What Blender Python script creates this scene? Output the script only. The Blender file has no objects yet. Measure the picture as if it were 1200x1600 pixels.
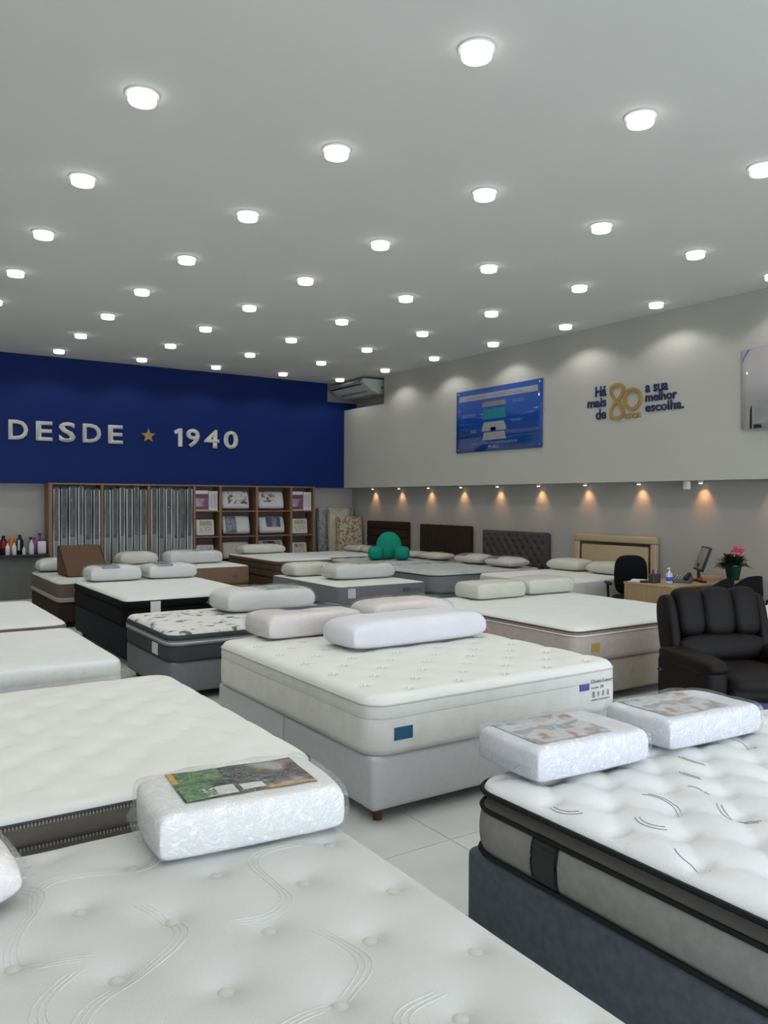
import bpy, bmesh, math, random
from mathutils import Vector, Matrix, noise

# ------------------------------------------------------------------ scene, camera, light
scn = bpy.context.scene
COL = scn.collection
random.seed(7)
PI = math.pi

scn.view_settings.view_transform = 'Standard'
scn.view_settings.look = 'None'
scn.view_settings.gamma = 1.0
scn.view_settings.use_curve_mapping = False
scn.view_settings.exposure = -0.2

XW, YW, ZB, ZC = 8.68, 14.59, 1.922, 4.10      # right bulkhead face, blue bulkhead face, bulkhead bottom, ceiling
XL, YL = 8.98, 14.74                            # recessed lower walls
XA, YA = -3.6, -3.4                             # left wall, shop-front

cam_d = bpy.data.cameras.new('camera')
cam_d.sensor_fit = 'VERTICAL'
cam_d.sensor_height = 36.0
cam_d.lens = 1247.02 / 1600 * 36
cam_d.clip_start = 0.05
cam = bpy.data.objects.new('camera', cam_d)
COL.objects.link(cam)
_r = Vector((0.83261502, -0.55383526, 0.00432835))
_u = Vector((0.00407057, 0.01393396, 0.99989463))
_f = Vector((0.55383722, 0.83250967, -0.01385605))
M = Matrix(((_r.x, _u.x, -_f.x, 0), (_r.y, _u.y, -_f.y, 0), (_r.z, _u.z, -_f.z, 1.65), (0, 0, 0, 1)))
cam.matrix_world = M
cam_d.dof.use_dof = False
scn.camera = cam
cy_ = scn.cycles
cy_.use_adaptive_sampling = True; cy_.adaptive_threshold = .035
cy_.max_bounces = 5; cy_.diffuse_bounces = 4; cy_.glossy_bounces = 2; cy_.transmission_bounces = 2; cy_.transparent_max_bounces = 8
cy_.caustics_reflective = False; cy_.caustics_refractive = False

world = bpy.data.worlds.new('world')
scn.world = world
world.use_nodes = True
bg = world.node_tree.nodes['Background']
bg.inputs[0].default_value = (0.78, 0.86, 1.0, 1)      # overcast daylight behind the shop-front
bg.inputs[1].default_value = 9.5

DOWN_W = 24.5      # ceiling downlight, watts
WARM_W = 8.0       # soffit spotlight, watts

# ------------------------------------------------------------------ materials
MATS = {}

def nt(name):
    m = bpy.data.materials.new(name)
    m.use_nodes = True
    t = m.node_tree
    return m, t, t.nodes['Principled BSDF']

def mat(name, col, rough=0.6, bump=0.0, bscale=60.0, var=0.04, vscale=6.0, metal=0.0, spec=0.5, coat=0.0, sheen=0.0, stretch=None):
    """plain procedural surface: colour with a little noise variation and fine relief"""
    if name in MATS: return MATS[name]
    m, t, b = nt(name)
    tc = t.nodes.new('ShaderNodeTexCoord')
    src = tc.outputs['Object']
    if stretch:
        mp = t.nodes.new('ShaderNodeMapping'); mp.inputs['Scale'].default_value = stretch
        t.links.new(src, mp.inputs['Vector']); src = mp.outputs['Vector']
    n = t.nodes.new('ShaderNodeTexNoise'); n.inputs['Scale'].default_value = vscale; n.inputs['Detail'].default_value = 3
    t.links.new(src, n.inputs['Vector'])
    cr = t.nodes.new('ShaderNodeValToRGB')
    lo = [max(0, c * (1 - var * 2)) for c in col]; hi = [min(1, c * (1 + var * 2)) for c in col]
    cr.color_ramp.elements[0].position = .3; cr.color_ramp.elements[0].color = (*lo, 1)
    cr.color_ramp.elements[1].position = .7; cr.color_ramp.elements[1].color = (*hi, 1)
    t.links.new(n.outputs['Fac'], cr.inputs['Fac'])
    t.links.new(cr.outputs['Color'], b.inputs['Base Color'])
    b.inputs['Roughness'].default_value = rough
    b.inputs['Metallic'].default_value = metal
    b.inputs['Specular IOR Level'].default_value = spec
    b.inputs['Coat Weight'].default_value = coat
    b.inputs['Sheen Weight'].default_value = sheen
    if bump > 0:
        n2 = t.nodes.new('ShaderNodeTexNoise'); n2.inputs['Scale'].default_value = bscale; n2.inputs['Detail'].default_value = 2
        t.links.new(src, n2.inputs['Vector'])
        bp = t.nodes.new('ShaderNodeBump'); bp.inputs['Strength'].default_value = bump; bp.inputs['Distance'].default_value = .01
        t.links.new(n2.outputs['Fac'], bp.inputs['Height']); t.links.new(bp.outputs['Normal'], b.inputs['Normal'])
    MATS[name] = m
    return m

def emit(name, col, s):
    if name in MATS: return MATS[name]
    m, t, b = nt(name)
    b.inputs['Base Color'].default_value = (*col, 1)
    b.inputs['Emission Color'].default_value = (*col, 1)
    b.inputs['Emission Strength'].default_value = s
    MATS[name] = m
    return m

def ribbed(name, col, axis_scale, rough=.75, strength=.5, var=.03):
    """knitted fabric with stitched ribs (wave relief)"""
    if name in MATS: return MATS[name]
    m = mat(name, col, rough, 0, 60, var, 9)
    t = m.node_tree; b = t.nodes['Principled BSDF']
    tc = t.nodes.new('ShaderNodeTexCoord'); mp = t.nodes.new('ShaderNodeMapping'); mp.inputs['Scale'].default_value = axis_scale
    t.links.new(tc.outputs['Object'], mp.inputs['Vector'])
    w = t.nodes.new('ShaderNodeTexWave'); w.inputs['Scale'].default_value = 1; w.inputs['Distortion'].default_value = 1.5
    w.bands_direction = 'DIAGONAL'
    t.links.new(mp.outputs['Vector'], w.inputs['Vector'])
    bp = t.nodes.new('ShaderNodeBump'); bp.inputs['Strength'].default_value = strength; bp.inputs['Distance'].default_value = .004
    t.links.new(w.outputs['Fac'], bp.inputs['Height']); t.links.new(bp.outputs['Normal'], b.inputs['Normal'])
    return m

def swirl(name, col, scale, thr, strength, line=None, dist=6.0):
    """knitted top with embroidered swirling lines as fine relief (and thread colour)"""
    if name in MATS: return MATS[name]
    m, t, b = nt(name)
    b.inputs['Roughness'].default_value = .85
    tc = t.nodes.new('ShaderNodeTexCoord')
    w = t.nodes.new('ShaderNodeTexWave'); w.wave_type = 'RINGS'; w.inputs['Scale'].default_value = scale; w.inputs['Distortion'].default_value = dist
    w.inputs['Detail'].default_value = 0; w.inputs['Detail Scale'].default_value = .55
    t.links.new(tc.outputs['Object'], w.inputs['Vector'])
    cr = t.nodes.new('ShaderNodeValToRGB'); e = cr.color_ramp.elements
    e[0].position = thr; e[0].color = (1, 1, 1, 1); e[1].position = min(.999, thr + .06); e[1].color = (0, 0, 0, 1)
    t.links.new(w.outputs['Fac'], cr.inputs['Fac'])
    n = t.nodes.new('ShaderNodeTexNoise'); n.inputs['Scale'].default_value = 240
    t.links.new(tc.outputs['Object'], n.inputs['Vector'])
    add = t.nodes.new('ShaderNodeMath'); add.operation = 'MULTIPLY_ADD'; add.inputs[1].default_value = .12
    t.links.new(n.outputs['Fac'], add.inputs[0]); t.links.new(cr.outputs['Color'], add.inputs[2])
    bp = t.nodes.new('ShaderNodeBump'); bp.inputs['Strength'].default_value = strength; bp.inputs['Distance'].default_value = .006
    t.links.new(add.outputs[0], bp.inputs['Height']); t.links.new(bp.outputs['Normal'], b.inputs['Normal'])
    if line:
        n3 = t.nodes.new('ShaderNodeTexNoise'); n3.inputs['Scale'].default_value = 4.5
        t.links.new(tc.outputs['Object'], n3.inputs['Vector'])
        r3 = t.nodes.new('ShaderNodeValToRGB'); r3.color_ramp.elements[0].position = .5; r3.color_ramp.elements[1].position = .58
        t.links.new(n3.outputs['Fac'], r3.inputs['Fac'])
        inv = t.nodes.new('ShaderNodeMath'); inv.operation = 'SUBTRACT'; inv.inputs[0].default_value = 1
        t.links.new(cr.outputs['Color'], inv.inputs[1])
        mul = t.nodes.new('ShaderNodeMath'); mul.operation = 'MULTIPLY'
        t.links.new(inv.outputs[0], mul.inputs[0]); t.links.new(r3.outputs['Color'], mul.inputs[1])
        mx = t.nodes.new('ShaderNodeMix'); mx.data_type = 'RGBA'
        mx.inputs['A'].default_value = (*col, 1); mx.inputs['B'].default_value = (*line, 1)
        t.links.new(mul.outputs[0], mx.inputs['Factor']); t.links.new(mx.outputs['Result'], b.inputs['Base Color'])
    else:
        b.inputs['Base Color'].default_value = (*col, 1)
    MATS[name] = m
    return m

def printed(name, cols, scale=9.0, rough=.35, seed=0.0, kind='noise'):
    """flat print: patches of the given colours"""
    if name in MATS: return MATS[name]
    m, t, b = nt(name)
    tc = t.nodes.new('ShaderNodeTexCoord'); mp = t.nodes.new('ShaderNodeMapping'); mp.inputs['Location'].default_value = (seed, seed * .7, seed * 1.3)
    t.links.new(tc.outputs['Object'], mp.inputs['Vector'])
    if kind == 'noise':
        n = t.nodes.new('ShaderNodeTexNoise'); n.inputs['Scale'].default_value = scale; n.inputs['Detail'].default_value = 2.5
        t.links.new(mp.outputs['Vector'], n.inputs['Vector']); out = n.outputs['Fac']; a, z = .34, .66
    else:
        n = t.nodes.new('ShaderNodeTexVoronoi'); n.inputs['Scale'].default_value = scale
        t.links.new(mp.outputs['Vector'], n.inputs['Vector'])
        s = t.nodes.new('ShaderNodeSeparateColor'); t.links.new(n.outputs['Color'], s.inputs[0]); out = s.outputs[0]; a, z = .05, .95
    cr = t.nodes.new('ShaderNodeValToRGB'); cr.color_ramp.interpolation = 'LINEAR' if kind == 'noise' else 'CONSTANT'
    e = cr.color_ramp.elements
    e[0].position = a; e[0].color = (*cols[0], 1); e[1].position = z; e[1].color = (*cols[-1], 1)
    for k, c in enumerate(cols[1:-1]):
        q = e.new(a + (z - a) * (k + 1) / (len(cols) - 1)); q.color = (*c, 1)
    t.links.new(out, cr.inputs['Fac']); t.links.new(cr.outputs['Color'], b.inputs['Base Color'])
    b.inputs['Roughness'].default_value = rough
    MATS[name] = m
    return m

def film(name, haze=.015, wr=26.0, gl=.07, rough=.07):
    """clear crinkled packing film"""
    if name in MATS: return MATS[name]
    m = bpy.data.materials.new(name); m.use_nodes = True
    t = m.node_tree; t.nodes.clear()
    out = t.nodes.new('ShaderNodeOutputMaterial')
    tr = t.nodes.new('ShaderNodeBsdfTransparent'); tr.inputs[0].default_value = (.97, .98, .98, 1)
    g = t.nodes.new('ShaderNodeBsdfGlossy'); g.inputs['Roughness'].default_value = rough; g.inputs[0].default_value = (.95, .97, 1, 1)
    d = t.nodes.new('ShaderNodeBsdfDiffuse'); d.inputs[0].default_value = (.85, .88, .88, 1)
    tc = t.nodes.new('ShaderNodeTexCoord'); n = t.nodes.new('ShaderNodeTexNoise'); n.inputs['Scale'].default_value = wr; n.inputs['Detail'].default_value = 4
    n.inputs['Distortion'].default_value = 1.2
    t.links.new(tc.outputs['Object'], n.inputs['Vector'])
    bp = t.nodes.new('ShaderNodeBump'); bp.inputs['Strength'].default_value = 1.0; bp.inputs['Distance'].default_value = .035
    t.links.new(n.outputs['Fac'], bp.inputs['Height']); t.links.new(bp.outputs['Normal'], g.inputs['Normal'])
    lw = t.nodes.new('ShaderNodeLayerWeight'); lw.inputs['Blend'].default_value = .3
    ad = t.nodes.new('ShaderNodeMath'); ad.operation = 'MULTIPLY_ADD'; ad.inputs[1].default_value = .16; ad.inputs[2].default_value = gl; ad.use_clamp = True
    t.links.new(lw.outputs['Facing'], ad.inputs[0])
    m1 = t.nodes.new('ShaderNodeMixShader'); m1.inputs[0].default_value = haze
    t.links.new(tr.outputs[0], m1.inputs[1]); t.links.new(d.outputs[0], m1.inputs[2])
    m2 = t.nodes.new('ShaderNodeMixShader')
    t.links.new(ad.outputs[0], m2.inputs[0]); t.links.new(m1.outputs[0], m2.inputs[1]); t.links.new(g.outputs[0], m2.inputs[2])
    t.links.new(m2.outputs[0], out.inputs[0])
    MATS[name] = m
    return m

def wood(name, c1, c2, axis='z', scale=1.0, rough=.5):
    if name in MATS: return MATS[name]
    m, t, b = nt(name)
    tc = t.nodes.new('ShaderNodeTexCoord'); mp = t.nodes.new('ShaderNodeMapping')
    s = [14, 14, 14]; s['xyz'.index(axis)] = .8
    mp.inputs['Scale'].default_value = [q * scale for q in s]
    t.links.new(tc.outputs['Object'], mp.inputs['Vector'])
    n = t.nodes.new('ShaderNodeTexNoise'); n.inputs['Scale'].default_value = 2.0; n.inputs['Detail'].default_value = 5; n.inputs['Distortion'].default_value = .4
    t.links.new(mp.outputs['Vector'], n.inputs['Vector'])
    cr = t.nodes.new('ShaderNodeValToRGB'); cr.color_ramp.elements[0].position = .3; cr.color_ramp.elements[1].position = .72
    cr.color_ramp.elements[0].color = (*c1, 1); cr.color_ramp.elements[1].color = (*c2, 1)
    t.links.new(n.outputs['Fac'], cr.inputs['Fac']); t.links.new(cr.outputs['Color'], b.inputs['Base Color'])
    b.inputs['Roughness'].default_value = rough
    MATS[name] = m
    return m

WHITE_TOP = mat('white_knit', (.66, .66, .63), .9, .25, 220, .015)
WHITE_COOL = mat('white_cool_knit', (.645, .66, .645), .9, .25, 220, .015)
PILLOW_W = mat('pillow_white', (.65, .635, .615), .85, .12, 160, .015)
PILLOW_CREAM = mat('pillow_cream', (.64, .62, .52), .85, .12, 160, .02)
PILLOW_PINK = mat('pillow_pink', (.66, .60, .57), .85, .12, 160, .02)
PILLOW_LAV = mat('pillow_pale_lavender', (.60, .595, .625), .85, .12, 160, .015)
BLACK_F = mat('black_fabric', (.006, .006, .0075), .9, .2, 200, spec=.15)
BLACK_P = mat('black_plastic', (.010, .010, .011), .5, .05, 80, spec=.3)
FILM = film('packing_film')
FILM_R = film('rack_film', .01, 14.0, .015, .12)
FILM_L = film('packing_film_loose', .05, 22.0, .05, .10)

# ------------------------------------------------------------------ mesh helpers
def link(name, me, m=None, parent=None, smooth=True):
    o = bpy.data.objects.new(name, me)
    COL.objects.link(o)
    if m is not None:
        for q in (m if isinstance(m, (list, tuple)) else [m]): me.materials.append(q)
    if smooth and len(me.polygons): me.polygons.foreach_set('use_smooth', [True] * len(me.polygons))
    if parent is not None: o.parent = parent
    return o

def mesh(name, v, f, m=None, parent=None, smooth=True, mi=None):
    me = bpy.data.meshes.new(name)
    me.from_pydata(v, [], f); me.update()
    o = link(name, me, m, parent, smooth)
    if mi: me.polygons.foreach_set('material_index', mi)
    return o

def tag(o, label=None, cat=None, group=None, kind=None):
    if label: o['label'] = label
    if cat: o['category'] = cat
    if group: o['group'] = group
    if kind: o['kind'] = kind
    return o

def thing(name, label, cat, loc=(0, 0, 0), rz=0.0, group=None):
    o = bpy.data.objects.new(name, None); COL.objects.link(o)
    o.empty_display_size = .1
    o.location = loc; o.rotation_euler = (0, 0, rz)
    return tag(o, label, cat, group)

def copy_tree(o, parent=None):
    c = o.copy(); COL.objects.link(c)
    if parent is not None: c.parent = parent
    for ch in list(o.children): copy_tree(ch, c)
    return c

class MB:
    """collects boxes, tubes, lathes into one mesh"""
    def __init__(s): s.b = bmesh.new()
    def _add(s, geom_verts, mtx): bmesh.ops.transform(s.b, matrix=mtx, verts=geom_verts)
    def box(s, c, d, r=0.0, seg=2, rot=None):
        g = bmesh.ops.create_cube(s.b, size=1.0)['verts']
        bmesh.ops.scale(s.b, vec=d, verts=g)
        if r > 0:
            ed = list({e for v in g for e in v.link_edges})
            res = bmesh.ops.bevel(s.b, geom=ed, offset=min(r, min(d) * .49), segments=seg, profile=.5, affect='EDGES')
            g = list({v for f in res['faces'] for v in f.verts} | {v for v in g if v.is_valid})
            # gather the whole connected piece
            st = [g[0]]; seen = {g[0]}
            while st:
                v = st.pop()
                for e in v.link_edges:
                    w = e.other_vert(v)
                    if w not in seen: seen.add(w); st.append(w)
            g = list(seen)
        m = Matrix.Translation(c)
        if rot is not None: m = m @ rot
        s._add(g, m); return s
    def span(s, x0, x1, y0, y1, z0, z1, r=0.0, seg=2):
        return s.box(((x0 + x1) / 2, (y0 + y1) / 2, (z0 + z1) / 2), (x1 - x0, y1 - y0, z1 - z0), r, seg)
    def lathe(s, prof, c=(0, 0, 0), n=20, rot=None):
        rings = []
        m = Matrix.Translation(c) @ (rot if rot is not None else Matrix.Identity(4))
        for (r, z) in prof:
            if r <= 1e-6: rings.append([s.b.verts.new(m @ Vector((0, 0, z)))])
            else: rings.append([s.b.verts.new(m @ Vector((r * math.cos(2 * PI * k / n), r * math.sin(2 * PI * k / n), z))) for k in range(n)])
        for a, b in zip(rings, rings[1:]):
            for k in range(n):
                k2 = (k + 1) % n
                if len(a) == 1 and len(b) == 1: continue
                if len(a) == 1: s.b.faces.new((a[0], b[k2], b[k]))
                elif len(b) == 1: s.b.faces.new((a[k], a[k2], b[0]))
                else: s.b.faces.new((a[k], a[k2], b[k2], b[k]))
        if len(rings[0]) > 1: s.b.faces.new(rings[0][::-1])
        if len(rings[-1]) > 1: s.b.faces.new(rings[-1])
        return s
    def tube(s, pts, r, n=8, closed=False, radii=None):
        pts = [Vector(p) for p in pts]; N = len(pts); rings = []
        up = Vector((0, 0, 1))
        for i, p in enumerate(pts):
            a = pts[(i - 1) % N] if (closed or i > 0) else p
            b = pts[(i + 1) % N] if (closed or i < N - 1) else p
            t = (b - a).normalized()
            x = t.cross(up)
            if x.length < 1e-3: x = t.cross(Vector((1, 0, 0)))
            x.normalize(); y = t.cross(x)
            rr = radii[i] if radii else r
            rings.append([s.b.verts.new(p + x * rr * math.cos(2 * PI * k / n) + y * rr * math.sin(2 * PI * k / n)) for k in range(n)])
        R = range(N) if closed else range(N - 1)
        for i in R:
            a, b = rings[i], rings[(i + 1) % N]
            for k in range(n):
                k2 = (k + 1) % n
                s.b.faces.new((a[k], b[k], b[k2], a[k2]))
        if not closed:
            s.b.faces.new(rings[0]); s.b.faces.new(rings[-1][::-1])
        return s
    def prism(s, outline, y0, y1):
        """outline in (x, z), extruded along y"""
        a = [s.b.verts.new((x, y0, z)) for x, z in outline]; b = [s.b.verts.new((x, y1, z)) for x, z in outline]
        s.b.faces.new(a); s.b.faces.new(b[::-1]); n = len(a)
        for k in range(n): s.b.faces.new((a[k], b[k], b[(k + 1) % n], a[(k + 1) % n]))
        return s
    def build(s, name, m, parent=None, smooth=True, ang=35):
        bmesh.ops.recalc_face_normals(s.b, faces=s.b.faces[:])
        me = bpy.data.meshes.new(name); s.b.to_mesh(me); s.b.free()
        o = link(name, me, m, parent, smooth)
        if smooth:
            try: me.set_sharp_from_angle(angle=math.radians(ang))
            except Exception: pass
        return o

def box_part(name, x0, x1, y0, y1, z0, z1, m, parent=None, r=0.0, seg=2):
    return MB().span(x0, x1, y0, y1, z0, z1, r, seg).build(name, m, parent)

def text_mesh(name, body, size, m, parent=None, mtx=None, extrude=.0, bold=0.0, align='LEFT', space=1.0, line=1.0):
    cu = bpy.data.curves.new(name, 'FONT'); cu.body = body; cu.size = size; cu.extrude = extrude; cu.offset = bold
    cu.align_x = align; cu.space_character = space; cu.space_line = line; cu.resolution_u = 3
    tmp = bpy.data.objects.new('tmp', cu); COL.objects.link(tmp)
    dg = bpy.context.evaluated_depsgraph_get(); dg.update()
    me = bpy.data.meshes.new_from_object(tmp.evaluated_get(dg))
    bpy.data.objects.remove(tmp); bpy.data.curves.remove(cu)
    me.name = name; me.materials.clear()
    if mtx is not None: me.transform(mtx)
    return link(name, me, m, parent, smooth=False)

def fit_text(name, body, x0, x1, z0, z1, m, frame, parent=None, extrude=.01, bold=0.0):
    """text stretched into a rectangle; frame maps local (x, z) + depth to the world"""
    o = text_mesh(name, body, 1.0, m, parent, None, 0.0, bold)
    me = o.data
    xs = [v.co.x for v in me.vertices]; ys = [v.co.y for v in me.vertices]
    ax, bx, ay, by = min(xs), max(xs), min(ys), max(ys)
    bm = bmesh.new(); bm.from_mesh(me)
    for v in bm.verts:
        v.co = Vector((x0 + (v.co.x - ax) / (bx - ax) * (x1 - x0), z0 + (v.co.y - ay) / (by - ay) * (z1 - z0), 0))
    if extrude > 0:
        r = bmesh.ops.extrude_face_region(bm, geom=bm.faces[:])
        bmesh.ops.translate(bm, vec=(0, 0, extrude), verts=[e for e in r['geom'] if isinstance(e, bmesh.types.BMVert)])
    bmesh.ops.transform(bm, matrix=frame, verts=bm.verts)
    bmesh.ops.recalc_face_normals(bm, faces=bm.faces[:])
    bm.to_mesh(me); bm.free()
    return o

# ------------------------------------------------------------------ room shell
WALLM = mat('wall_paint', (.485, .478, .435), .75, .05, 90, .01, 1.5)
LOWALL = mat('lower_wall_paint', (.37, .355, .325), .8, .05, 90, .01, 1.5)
BLUEM = mat('blue_paint', (.005, .020, .125), .55, .04, 60, .02, 1.0, 0, .16)
CEILM = mat('ceiling_paint', (.72, .72, .69), .85, .04, 70, .008, .8)
GROUT = mat('grout', (.36, .37, .36), .85)
TILE = mat('porcelain_tile', (.60, .62, .605), .22, .0, 60, .02, 3.0)

def struct(name, x0, x1, y0, y1, z0, z1, m, parent=None):
    o = box_part(name, x0, x1, y0, y1, z0, z1, m, parent)
    if parent is None: o['kind'] = 'structure'
    return o

floor = struct('floor', XA - .2, XL + .3, YA - .2, YL + .3, -.15, -.004, GROUT)
tags_tiles = []
T = .60
tile_me = None
cells = []
i0 = math.floor((XA - 2.42) / T); j0 = math.floor((YA - 3.04) / T)
for i in range(i0, 12):
    for j in range(j0, 21):
        x, y = 2.42 + i * T, 3.04 + j * T
        if x + T > XL or y + T > YL or x < XA or y < YA: continue
        cx, cy = x + T / 2, y + T / 2
        d = cx * _f.x + cy * _f.y; l = cx * _r.x + cy * _r.y
        vis = d > .8 and abs(l / d) < .60
        cells.append((0 if vis else 1, math.hypot(cx, cy), cx, cy))
cells.sort()
proto = MB().box((0, 0, -.006), (T - .006, T - .006, .012), .002, 1)
pb = bmesh.new(); pb.free()
first = proto.build('tile', TILE, floor, smooth=False)
first.location = (cells[0][2], cells[0][3], 0)
for c in cells[1:300]:
    o = first.copy(); COL.objects.link(o); o.location = (c[2], c[3], 0)
rest = MB()
for c in cells[300:]: rest.box((c[2], c[3], -.006), (T - .006, T - .006, .012))
o = rest.build('tile', TILE, floor, smooth=False); o['kind'] = 'stuff'

struct('ceiling', XA - .2, XL + .3, YA - .2, YL + .3, ZC, ZC + .15, CEILM)
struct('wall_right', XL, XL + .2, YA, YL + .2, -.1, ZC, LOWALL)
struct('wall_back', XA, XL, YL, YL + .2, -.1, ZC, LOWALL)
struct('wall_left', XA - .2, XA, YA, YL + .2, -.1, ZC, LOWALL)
# right bulkhead with the cut-out for the air conditioner
NY, NZ, NX = 13.06, 3.60, 8.27
bk = MB().span(XW, XL, YA, NY, ZB, ZC).span(XW, XL, NY, YW - .002, ZB, 3.56)
tag(bk.build('wall_right_upper', WALLM, None, smooth=False), kind='structure')
bk = MB().span(XA, NX, YW, YL, ZB, ZC).span(NX, XL, YW, YL, ZB, 3.72)
tag(bk.build('wall_back_upper', BLUEM, None, smooth=False), kind='structure')
# baseboards
SKIRT = mat('baseboard_paint', (.62, .62, .6), .5)
struct('baseboard_right', XL - .015, XL, YA, YL, .0, .08, SKIRT)
struct('baseboard_back', XA, XL - .015, YL - .015, YL, .0, .08, SKIRT)
# shop-front behind the camera
ALU = mat('dark_aluminium', (.06, .06, .065), .4, 0, 60, .02, 6, .7)
GLASSM = film('shop_glass', .0, .5, .03, .02)
wf = MB().span(XA, XL, YA - .2, YA, 3.1, ZC).span(XA, XA + .5, YA - .2, YA, -.1, 3.1).span(XL - .9, XL, YA - .2, YA, -.1, 3.1)
tag(wf.build('wall_front', WALLM, None, smooth=False), kind='structure')
fr = thing('window_1', None, None); fr['kind'] = 'structure'
wx0, wx1 = XA + .5, XL - .9
NP = 6
for k in range(NP + 1):
    x = wx0 + (wx1 - wx0) * k / NP
    box_part('mullion', x - .03, x + .03, YA - .14, YA - .06, .0, 3.1, ALU, fr)
for z in (.03, 2.3, 3.07): box_part('transom', wx0, wx1, YA - .135, YA - .065, z - .03, z + .03, ALU, fr)
for k in range(NP):
    xa = wx0 + (wx1 - wx0) * k / NP + .03; xb = wx0 + (wx1 - wx0) * (k + 1) / NP - .03
    box_part('pane', xa, xb, YA - .103, YA - .097, .06, 2.27, GLASSM, fr)
    box_part('pane', xa, xb, YA - .103, YA - .097, 2.33, 3.04, GLASSM, fr)
struct('light_block_pavement', -14, 18, -14, YA - .2, -.2, -.05, mat('pavement_concrete', (.34, .34, .33), .9, .2, 20))  # unseen ground outside, added to block world light from below the horizon
pl = bpy.data.lights.new('daylight_portal', 'AREA'); pl.shape = 'RECTANGLE'; pl.size = wx1 - wx0; pl.size_y = 3.1
pl.cycles.is_portal = True
po = bpy.data.objects.new('daylight_portal', pl); COL.objects.link(po)
po.location = ((wx0 + wx1) / 2, YA - .02, 1.55); po.rotation_euler = (PI / 2, 0, 0)

# ------------------------------------------------------------------ ceiling downlights
RING = mat('downlight_trim', (.72, .72, .7), .4)
BULB = emit('downlight_bulb', (1.0, 1.0, .97), 2.4)
dl = bpy.data.lights.new('downlight_beam', 'SPOT'); dl.energy = DOWN_W; dl.color = (1.0, .985, .94)
dl.spot_size = math.radians(140); dl.spot_blend = .42; dl.shadow_soft_size = .06
DLAB = 'round white recessed downlight glowing in the regular ceiling grid'
d0 = thing('ceiling_downlight', DLAB, 'downlight', (0, 0, ZC), 0, 'ceiling downlights')
MB().lathe([(.084, -.001), (.086, -.010), (.100, -.010), (.106, -.004), (.106, -.001)], n=28).build('trim_ring', RING, d0)
MB().lathe([(.082, -.002), (.084, -.045), (.079, -.056), (.05, -.061), (0, -.063)], n=28).build('bulb', BULB, d0)
lo = bpy.data.objects.new('downlight_beam', dl); COL.objects.link(lo); lo.parent = d0; lo.location = (0, 0, -.07)
firstd = True
ORD = ['first', 'second', 'third', 'fourth', 'fifth', 'sixth', 'seventh', 'eighth', 'ninth', 'tenth', 'eleventh', 'twelfth', 'thirteenth']
for r in range(0, 12):
    for c in range(0, 9):
        x, y = 8.234 - 1.3542 * c, 13.86 - 1.5014 * r
        if r == 0 and c == 0: x -= .09
        if x < XA + .3 or y < YA + .3: continue
        o = d0 if firstd else copy_tree(d0); firstd = False
        o.location = (x, y, ZC)
        o['label'] = 'round white ceiling downlight, %s row from the blue wall, %s from the right wall' % (ORD[r], ORD[c])

# ------------------------------------------------------------------ soffit spotlights washing the right wall
wl = bpy.data.lights.new('spotlight_beam', 'SPOT'); wl.energy = WARM_W; wl.color = (1.0, .52, .22)
wl.spot_size = math.radians(84); wl.spot_blend = 1.0; wl.shadow_soft_size = .02
s0 = thing('soffit_spotlight', 'small warm spotlight under the right wall soffit above the headboards', 'spotlight', (0, 0, ZB), 0, 'warm soffit spotlights')
MB().lathe([(.038, 0), (.038, -.006), (.030, -.008), (.030, -.03), (.028, -.032)], n=16).build('housing', mat('spot_housing', (.65, .64, .6), .35), s0)
MB().lathe([(.024, -.0321), (.022, -.036), (0, -.037)], n=16).build('lens', emit('spot_lens', (1.0, .78, .55), 9.0), s0)
so = bpy.data.objects.new('spotlight_beam', wl); COL.objects.link(so); so.parent = s0; so.location = (0, 0, -.045); so.rotation_euler = (0, math.radians(-16), 0)
for k in range(13):
    o = s0 if k == 0 else copy_tree(s0)
    o.location = (XL - .085, 13.80 - .954 * k, ZB)
    o['label'] = 'small warm soffit spotlight washing the right wall, %s from the blue corner' % ORD[k]
# small white sensor box hanging from the soffit
sn = thing('motion_sensor', 'small white sensor box hanging from the soffit above the desk', 'sensor', (XW + .12, 6.30, ZB))
MB().box((0, 0, -.055), (.07, .075, .11), .015, 3).build('housing', mat('sensor_white', (.75, .74, .71), .45), sn)
MB().lathe([(.02, 0), (.018, -.012), (0, -.016)], (-.028, 0, -.085), 14, Matrix.Rotation(-PI / 2, 4, 'Y')).build('lens', mat('sensor_lens', (.3, .3, .3), .25), sn)

# ------------------------------------------------------------------ lettering and signs on the walls
FB = Matrix(((1, 0, 0, 0), (0, 0, -1, YW), (0, 1, 0, 0), (0, 0, 0, 1)))        # back wall: local x -> X, local y -> Z, out -> -Y
FR = Matrix(((0, 0, -1, XW), (-1, 0, 0, 0), (0, 1, 0, 0), (0, 0, 0, 1)))        # right wall: local x -> -Y, local y -> Z, out -> -X
LETM = mat('letter_offwhite', (.62, .61, .57), .55)
GOLD = mat('gold_sign', (.40, .26, .07), .45, 0, 60, .03, 6, .15)
LZ0, LZ1 = 2.652, 2.984
dsd = thing('wall_letters', 'raised off-white letters DESDE on the blue wall', 'sign')
for ch, a, b, dz in (('D', 2.161, 2.467, 0), ('E', 2.588, 2.854, 0), ('S', 2.958, 3.232, 0), ('D', 3.350, 3.665, 0), ('E', 3.787, 4.046, 0)):
    e = .008 if ch == 'S' else 0
    fit_text('letter', ch, a, b, LZ0 - e, LZ1 + e, LETM, FB, dsd, .03, .022)
yr = thing('wall_numerals', 'raised off-white numerals 1940 on the blue wall', 'sign')
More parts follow.
